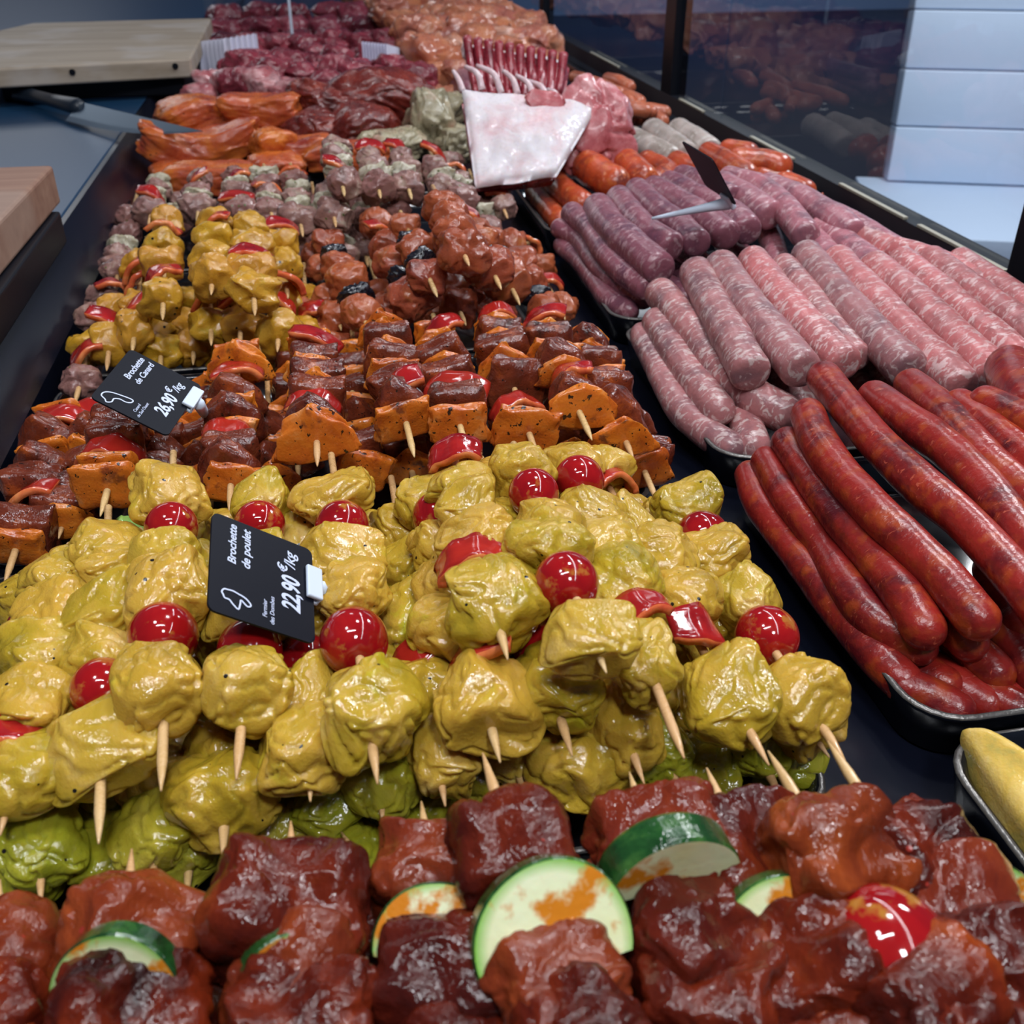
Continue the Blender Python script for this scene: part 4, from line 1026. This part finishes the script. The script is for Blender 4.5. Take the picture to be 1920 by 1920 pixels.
# ---------------------------------------------------------------- lamb rack
def para(c, depth):
    """the flat rectangle in space seen as the four image corners c (in order), first corner at this depth"""
    r = [np.array(ray(*p)) / F_PX for p in c]
    A = np.array([-r[1], r[2], -r[3]]).T; s = np.linalg.solve(A, -r[0]); ds = [1, s[0], s[1], s[2]]
    return [Vector((0, 0, CAM_H)) + Vector((r[i] * ds[i] * depth).tolist()) for i in range(4)]
lamb = empty('lamb_rack', P(890, 342, .0)); tag(lamb, 'lamb rack with a white fat cap and bare rib bones, leaning in the tray', 'meat rack')
def at_y(px, py, y):
    r = ray(px, py); return Vector((0, 0, CAM_H)) + r * (y / r.y)
A_ = at_y(893, 347, 1.27); B_ = at_y(1045, 325, 1.29); C_ = at_y(1125, 190, 1.42); D_ = at_y(866, 160, 1.42)
def patch(corners, nu, nv, fn, mats, name, parent, thick):
    a, b, c, d = corners; base = parent.location; V = []; Fc = []
    nrm = (b - a).cross(d - a).normalized()
    if nrm.y > 0: nrm = -nrm
    for s in (0, 1):
        for j in range(nv + 1):
            for i in range(nu + 1):
                u, v = i / nu, j / nv; p = a.lerp(b, u).lerp(d.lerp(c, u), v)
                e = min(u, 1 - u, v, 1 - v); rr = min(1, e / .06); rr = math.sqrt(max(0, 1 - (1 - rr) ** 2))
                p = p + nrm * (fn(u, v) * (1 if s == 0 else .3) - s * thick + (s * thick * .5 - (1 - s) * thick * .5) * (1 - rr)) - base; V.append(p)
    q = (nu + 1) * (nv + 1); ix = lambda s, i, j: s * q + j * (nu + 1) + i
    for s in (0, 1):
        for j in range(nv):
            for i in range(nu):
                f = (ix(s, i, j), ix(s, i + 1, j), ix(s, i + 1, j + 1), ix(s, i, j + 1)); Fc.append(f if s == 0 else f[::-1])
    for i in range(nu):
        for j in (0, nv): Fc.append((ix(0, i, j), ix(0, i + 1, j), ix(1, i + 1, j), ix(1, i, j)))
    for j in range(nv):
        for i in (0, nu): Fc.append((ix(0, i, j), ix(0, i, j + 1), ix(1, i, j + 1), ix(1, i, j)))
    bm = bmesh.new(); vs = [bm.verts.new(v) for v in V]
    for f in Fc: bm.faces.new([vs[k] for k in f])
    return link(name, finish(bm, smooth=True), mats, parent)
nz = lambda u, v, s=0: noise.noise(Vector((u * 3 + s, v * 3, s))) * .006 + noise.noise(Vector((u * 9 + s, v * 9, s))) * .002
patch([A_, B_, C_, D_], 40, 30, lambda u, v: nz(u, v, 3) + .012 * math.sin(math.pi * u) * math.sin(math.pi * v), 'lambfat', 'fat_cap', lamb, .012)
off = Vector((.004, .022, -.002))
patch([A_ + off, B_ + off, C_ + off + Vector((-.01, 0, -.012)), D_ + off + Vector((0, 0, -.012))], 24, 18, lambda u, v: nz(u, v, 8), 'lambmeat', 'meat_layer', lamb, .03)
fl_ = blob((.12, .07, .13), 990, 2.6, 5, .25, .2, .04); fl_.materials.append(M['lambmeat'])
o = link('flank_meat', fl_, None, lamb); o.location = at_y(1108, 250, 1.42) - lamb.location; o.rotation_euler = (math.radians(-25), 0, math.radians(-10)); o['label'] = 'pink meat side'
pf = blob((.060, .006, .032), 993, 2.2, 4, .3, .1, .04); pf.materials.append(M['lambmeat'])
o = link('pink_patch', pf, None, lamb); o.location = D_.lerp(C_, .62).lerp(A_.lerp(B_, .62), .12) - lamb.location + Vector((0, -.008, .002)); o.rotation_euler = (math.radians(-30), math.radians(15), 0); o['label'] = 'pink bare patch in the white fat'
def tube(name, pts, radii, mat, parent, nr=10):
    W = [Vector(p) for p in pts]; W2 = [W[0] * 2 - W[1]] + W + [W[-1] * 2 - W[-2]]; path = []
    for i in range(len(W) - 1):
        p0, p1, p2_, p3 = W2[i:i + 4]
        for k in range(5):
            t = k / 5; path.append((.5 * ((2 * p1) + (-p0 + p2_) * t + (2 * p0 - 5 * p1 + 4 * p2_ - p3) * t * t + (-p0 + 3 * p1 - 3 * p2_ + p3) * t ** 3), radii[i] + (radii[i + 1] - radii[i]) * t))
    path.append((W[-1], radii[-1])); V = []; Fc = []; n = len(path)
    for i, (p, r) in enumerate(path):
        d = (path[min(i + 1, n - 1)][0] - path[max(i - 1, 0)][0]).normalized(); sx = d.cross(Vector((.1, .2, 1))).normalized(); sy = sx.cross(d)
        for k in range(nr): a = 2 * math.pi * k / nr; V.append(p + (sx * math.cos(a) + sy * math.sin(a)) * r)
    for i in range(n - 1):
        for k in range(nr): Fc.append((i * nr + k, i * nr + (k + 1) % nr, (i + 1) * nr + (k + 1) % nr, (i + 1) * nr + k))
    Fc += [tuple(range(nr)), tuple(range((n - 1) * nr, n * nr))]
    bm = bmesh.new(); vs = [bm.verts.new(v) for v in V]
    for f in Fc: bm.faces.new([vs[k] for k in f])
    return link(name, finish(bm, smooth=True), mat, parent)
for (rx, ry), (mx, my), (tx, ty) in [((868, 164), (860, 150), (850, 133)), ((904, 160), (895, 138), (873, 125)), ((940, 166), (925, 138), (894, 123)), ((970, 168), (962, 150), (944, 133)), ((1000, 174), (990, 156), (969, 142)), ((1026, 178), (1015, 163), (992, 152)), ((1046, 183), (1040, 174), (1027, 168))]:
    t = (rx - 866) / 242; b0 = D_.lerp(C_, t); dd = (b0 - Vector((0, 0, CAM_H))).length
    yq = 1.425
    pts = [at_y(rx, ry + 8, yq) - lamb.location, at_y(mx, my, yq + .01) - lamb.location, at_y(tx, ty, yq + .03) - lamb.location]
    tube('rib_bone', pts, [.0048, .0040, .0028], 'bone', lamb)
# dark red rib rack behind it
rb = empty('rib_rack', (.3, 1.64, .0)); tag(rb, 'dark red rack of ribs standing behind the white lamb rack', 'meat rack')
A2, B2, C2, D2 = at_y(885, 185, 1.66), at_y(1052, 195, 1.60), at_y(1066, 116, 1.66), at_y(866, 82, 1.74)
patch([A2, B2, C2, D2], 90, 14, lambda u, v: .006 * abs(math.sin(u * math.pi * 11)) + nz(u, v, 5), 'ribmeat', 'rib_slab', rb, .03)
off = Vector((0, .03, 0))
patch([A2.lerp(D2, .8) + off, B2.lerp(C2, .8) + off, C2 + off, D2 + off], 30, 6, lambda u, v: nz(u, v, 9), 'lambfat', 'fat_layer', rb, .03)['label'] = 'white fat along the top'
for k in range(10):
    t = (k + .5) / 10; lo_ = A2.lerp(B2, t).lerp(D2.lerp(C2, t), .25); hi_ = D2.lerp(C2, t)
    f_ = Vector((0, -.002, 0))
    tube('rib', [lo_ + f_ - rb.location, lo_.lerp(hi_, .6) + f_ - rb.location, hi_ + Vector((0, 0, .010)) - rb.location], [.005, .0065, .0075], 'ribmeat', rb)
# ---------------------------------------------------------------- folded pastries in the right-hand tray
for i, (px, py, z, s, r, tl_, lb) in enumerate([
    (0, 0, (.328, .262, .000), (.088, .128, .036), 0, 0, 'golden triangular folded pastry, nearest the tray corner'),
    (0, 0, (.402, .272, -.004), (.05, .10, .03), 20, 0, 'second golden pastry at the right edge of the tray'),
    (0, 0, (.36, .15, -.004), (.08, .11, .035), 0, 0, 'golden pastry lower down at the right edge')]):
    me = blob(s, 950 + i, 3.4, 5, .10, .0, .006, .9)
    if i == 0:
        for v in me.vertices:
            t = max(0, min(1, v.co.y / s[1] + .5)); v.co.x = (v.co.x + s[0] / 2) * (1 - .88 * t) - s[0] / 2; v.co.x -= .010 * (1 - t); v.co.z = v.co.z * (1.1 - .5 * t) + .006 * math.exp(-((v.co.x + s[0] * (.1 + .3 * t)) / .006) ** 2)
    lump('folded_pastry', px, py, z, s, 'pastry', lb, 'pastry', 'golden pastries in the right tray', r, me=me, tilt=tl_, loc=z)
# ================================================================ price signs
def text_mesh(s, size, bold=.02, shear=.25):
    cu = bpy.data.curves.new('text', 'FONT'); cu.body = s; cu.size = size; cu.offset = bold * 1.6 * size; cu.shear = shear; cu.extrude = .00012; cu.resolution_u = 3
    cu.space_character = .97
    t = bpy.data.objects.new('text', cu); sc.collection.objects.link(t)
    bpy.context.view_layer.update()
    me = bpy.data.meshes.new_from_object(t.evaluated_get(bpy.context.evaluated_depsgraph_get())); bpy.data.objects.remove(t); me.materials.clear()
    return me
def line_mesh(pts, r, closed=False):
    V = []; Fc = []; n = len(pts); k = 6
    for i, p in enumerate(pts):
        a = Vector(pts[i - 1] if i or closed else pts[0]); b = Vector(pts[(i + 1) % n] if i < n - 1 or closed else pts[-1]); d = (b - a).normalized(); nn = Vector((-d.y, d.x))
        V += [(p[0] + nn.x * r, p[1] + nn.y * r, .0002), (p[0] - nn.x * r, p[1] - nn.y * r, .0002), (p[0] + nn.x * r, p[1] + nn.y * r, 0), (p[0] - nn.x * r, p[1] - nn.y * r, 0)]
    for i in range(n if closed else n - 1):
        a, b = i * 4, ((i + 1) % n) * 4
        Fc += [(a, b, b + 1, a + 1), (a + 2, a + 3, b + 3, b + 2), (a, a + 2, b + 2, b), (a + 1, b + 1, b + 3, a + 3)]
    return mesh_from(V, Fc, smooth=False)
def smooth_loop(pts, m=5):
    n = len(pts); out = []
    for i in range(n):
        p0, p1, p2_, p3 = [Vector(pts[(i + k - 1) % n]) for k in range(4)]
        for k in range(m):
            t = k / m; out.append(.5 * ((2 * p1) + (-p0 + p2_) * t + (2 * p0 - 5 * p1 + 4 * p2_ - p3) * t * t + (-p0 + 3 * p1 - 3 * p2_ + p3) * t ** 3))
    return [tuple(p) for p in out]
def sign(c, X, Y, W, Hh, label, l1, l2, price, small, bird, clip_u, clip_dir=1, plainback=False):
    """c, X, Y: centre, reading direction and upward direction of the card"""
    c = Vector(c); X = Vector(X).normalized(); Y = Vector(Y); Y = (Y - X * Y.dot(X)).normalized(); Z = X.cross(Y)
    root = empty('price_sign', c); root.rotation_euler = Matrix((X, Y, Z)).transposed().to_euler(); tag(root, label, 'price sign')
    pts = rrect(-W / 2, W / 2, -Hh / 2, Hh / 2, min(W, Hh) * .07, 5); bm = bmesh.new()
    a = [bm.verts.new((x, y, 0)) for x, y in pts]; b = [bm.verts.new((x, y, -.0012)) for x, y in pts]; n = len(pts)
    bm.faces.new(a); bm.faces.new(b[::-1])
    for i in range(n): bm.faces.new((a[i], b[i], b[(i + 1) % n], a[(i + 1) % n]))
    card = link('card', finish(bm), 'card', root)
    if not plainback:
        for s, x, y, sz, bd in ((l1, .02, .27, .16, .010), (l2, .02, .135, .16, .010), (small[0], -.40, -.03, .058, 0), (small[1], -.45, -.10, .058, 0)):
            me = text_mesh(s, sz * Hh * 1.0, bd, .2); o = link('lettering', me, 'ink', card, (x * W, y * Hh, .0002)); o['label'] = 'white lettering ' + s
            if len(s) > 6 and s in (l1, l2):
                w_ = max(v.co.x for v in me.vertices); o.scale = (min(1, .42 * W / w_),) * 3
        me = text_mesh(price, .25 * Hh, .016, .2); w_ = max(v.co.x for v in me.vertices); o = link('price_figures', me, 'ink', card, (-.25 * W, -.35 * Hh, .0002)); o.scale = (min(1.0, .36 * W / w_), 1, 1); o['label'] = 'white figures ' + price; w_ *= o.scale[0]
        me = text_mesh('\u20ac', .13 * Hh, .014, .2); link('price_unit', me, 'ink', card, (-.25 * W + w_ * 1.05, -.23 * Hh, .0002))['label'] = 'white euro sign'
        me = text_mesh('/kg', .155 * Hh, .005, .2); link('price_unit', me, 'ink', card, (-.25 * W + w_ * 1.24, -.31 * Hh, .0002))['label'] = 'white unit /kg'
        S = W * .0052
        L = [(-33 + x, y - 1) for x, y in bird]
        o = link('bird_emblem', line_mesh(smooth_loop([(x * W / 100, y * W / 100) for x, y in L]), W * .007, True), 'ink', card, (0, .27 * Hh, .0001)); o['label'] = 'white line drawing of a bird'
    u = clip_u * W; bm = bmesh.new(); yb = -Hh / 2; cw = .34 * W
    box_bm(bm, (u, yb + .005 * Hh, .0014), (cw, .16 * Hh, .0024), .0009)
    box_bm(bm, (u, yb + .005 * Hh, -.0026), (cw, .16 * Hh, .0024), .0009)
    box_bm(bm, (u, yb - .055 * Hh, -.0006), (cw, .03 * Hh, .0060), .0012)
    link('clip', finish(bm), 'white', root)['label'] = 'white plastic clip'
    return root, X, Y, Z, W, Hh, u
HEN = [(4, 12.4), (7.2, 10.4), (7.6, 7.2), (8, 3), (7.2, -.8), (4.8, -8.8), (0, -13.6), (-2.4, -10.4), (1.6, -4.8), (-2.4, -4), (-8, -2.4), (-4.8, 2.4), (-1.6, 5.6), (-1.2, 9.6), (1.6, 11.2)]
DUCK = [(-7, 13), (-1.5, 13), (3.2, 8.5), (6.2, -.3), (8.4, -14), (3.7, -15), (.5, -10), (.5, -4), (-3, 1), (-9, 1), (-12.6, 5), (-9.7, 8)]
def pick(sg, u_end, drop, label='white plastic pick'):
    root, X, Y, Z, W, Hh, u = sg
    Rt = Matrix((X, Y, Z)).transposed(); base = Vector((u, -Hh / 2 - .004, -.001)); tgt = Rt.inverted() @ (drop - root.location)
    o = tube('pick', [base, base.lerp(tgt, .5), tgt], [.0042, .0034, .0010], 'white', root, 8); o['label'] = label
sg = sign((-.0428, .4021, .0879), (.0206, .9533, .3013), (-.7754, -.175, .6067), .0566, .0551, 'black price sign reading Brochette de poulet 22,90 among the chicken skewers', 'Brochette', 'de poulet', '22,90', ('Fermier', 'des Dombes'), HEN, .12)
pick(sg, 0, P(612, 1125, .045))
sg = sign((-.1213, .6343, .0849), (.3018, .9446, .1291), (-.8387, .1987, .5071), .0603, .0512, 'black price sign reading Brochette de Canard 26,90 above the duck skewers', 'Brochette', 'de Canard', '26,90', ('Canard', 'du Sud Ouest'), DUCK, .22)
pick(sg, 0, P(395, 795, .035))
sg = sign((.3724, .9551, .13), (.1767, -.9802, -.0889), (.5722, .1758, -.801), .0596, .0581, 'dark price sign seen from behind, stuck in the violet sausages', '', '', '', ('', ''), HEN, -.3, plainback=True)
rt, X3, Y3, Z3, W3, H3, _ = sg
cl = [c for c in rt.children if c.name.startswith('clip')][0]; bpy.data.objects.remove(cl)
bm = bmesh.new(); box_bm(bm, (W3 * .22, H3 / 2 + .001, -.001), (.016, .016, .006), .002); link('clip', finish(bm), 'white', rt)['label'] = 'white plastic clip'
Rt = Matrix((X3, Y3, Z3)).transposed().inverted()
b1 = Vector((W3 * .22, H3 / 2 + .004, -.001)); t1 = Rt @ (P(1222, 410, .082) - rt.location)
tube('pick', [b1, b1.lerp(t1, .35), t1], [.0065, .0040, .0015], 'white', rt, 8)['label'] = 'white plastic pick'
for o in sc.objects:
    if '_x' in o: del o['_x']
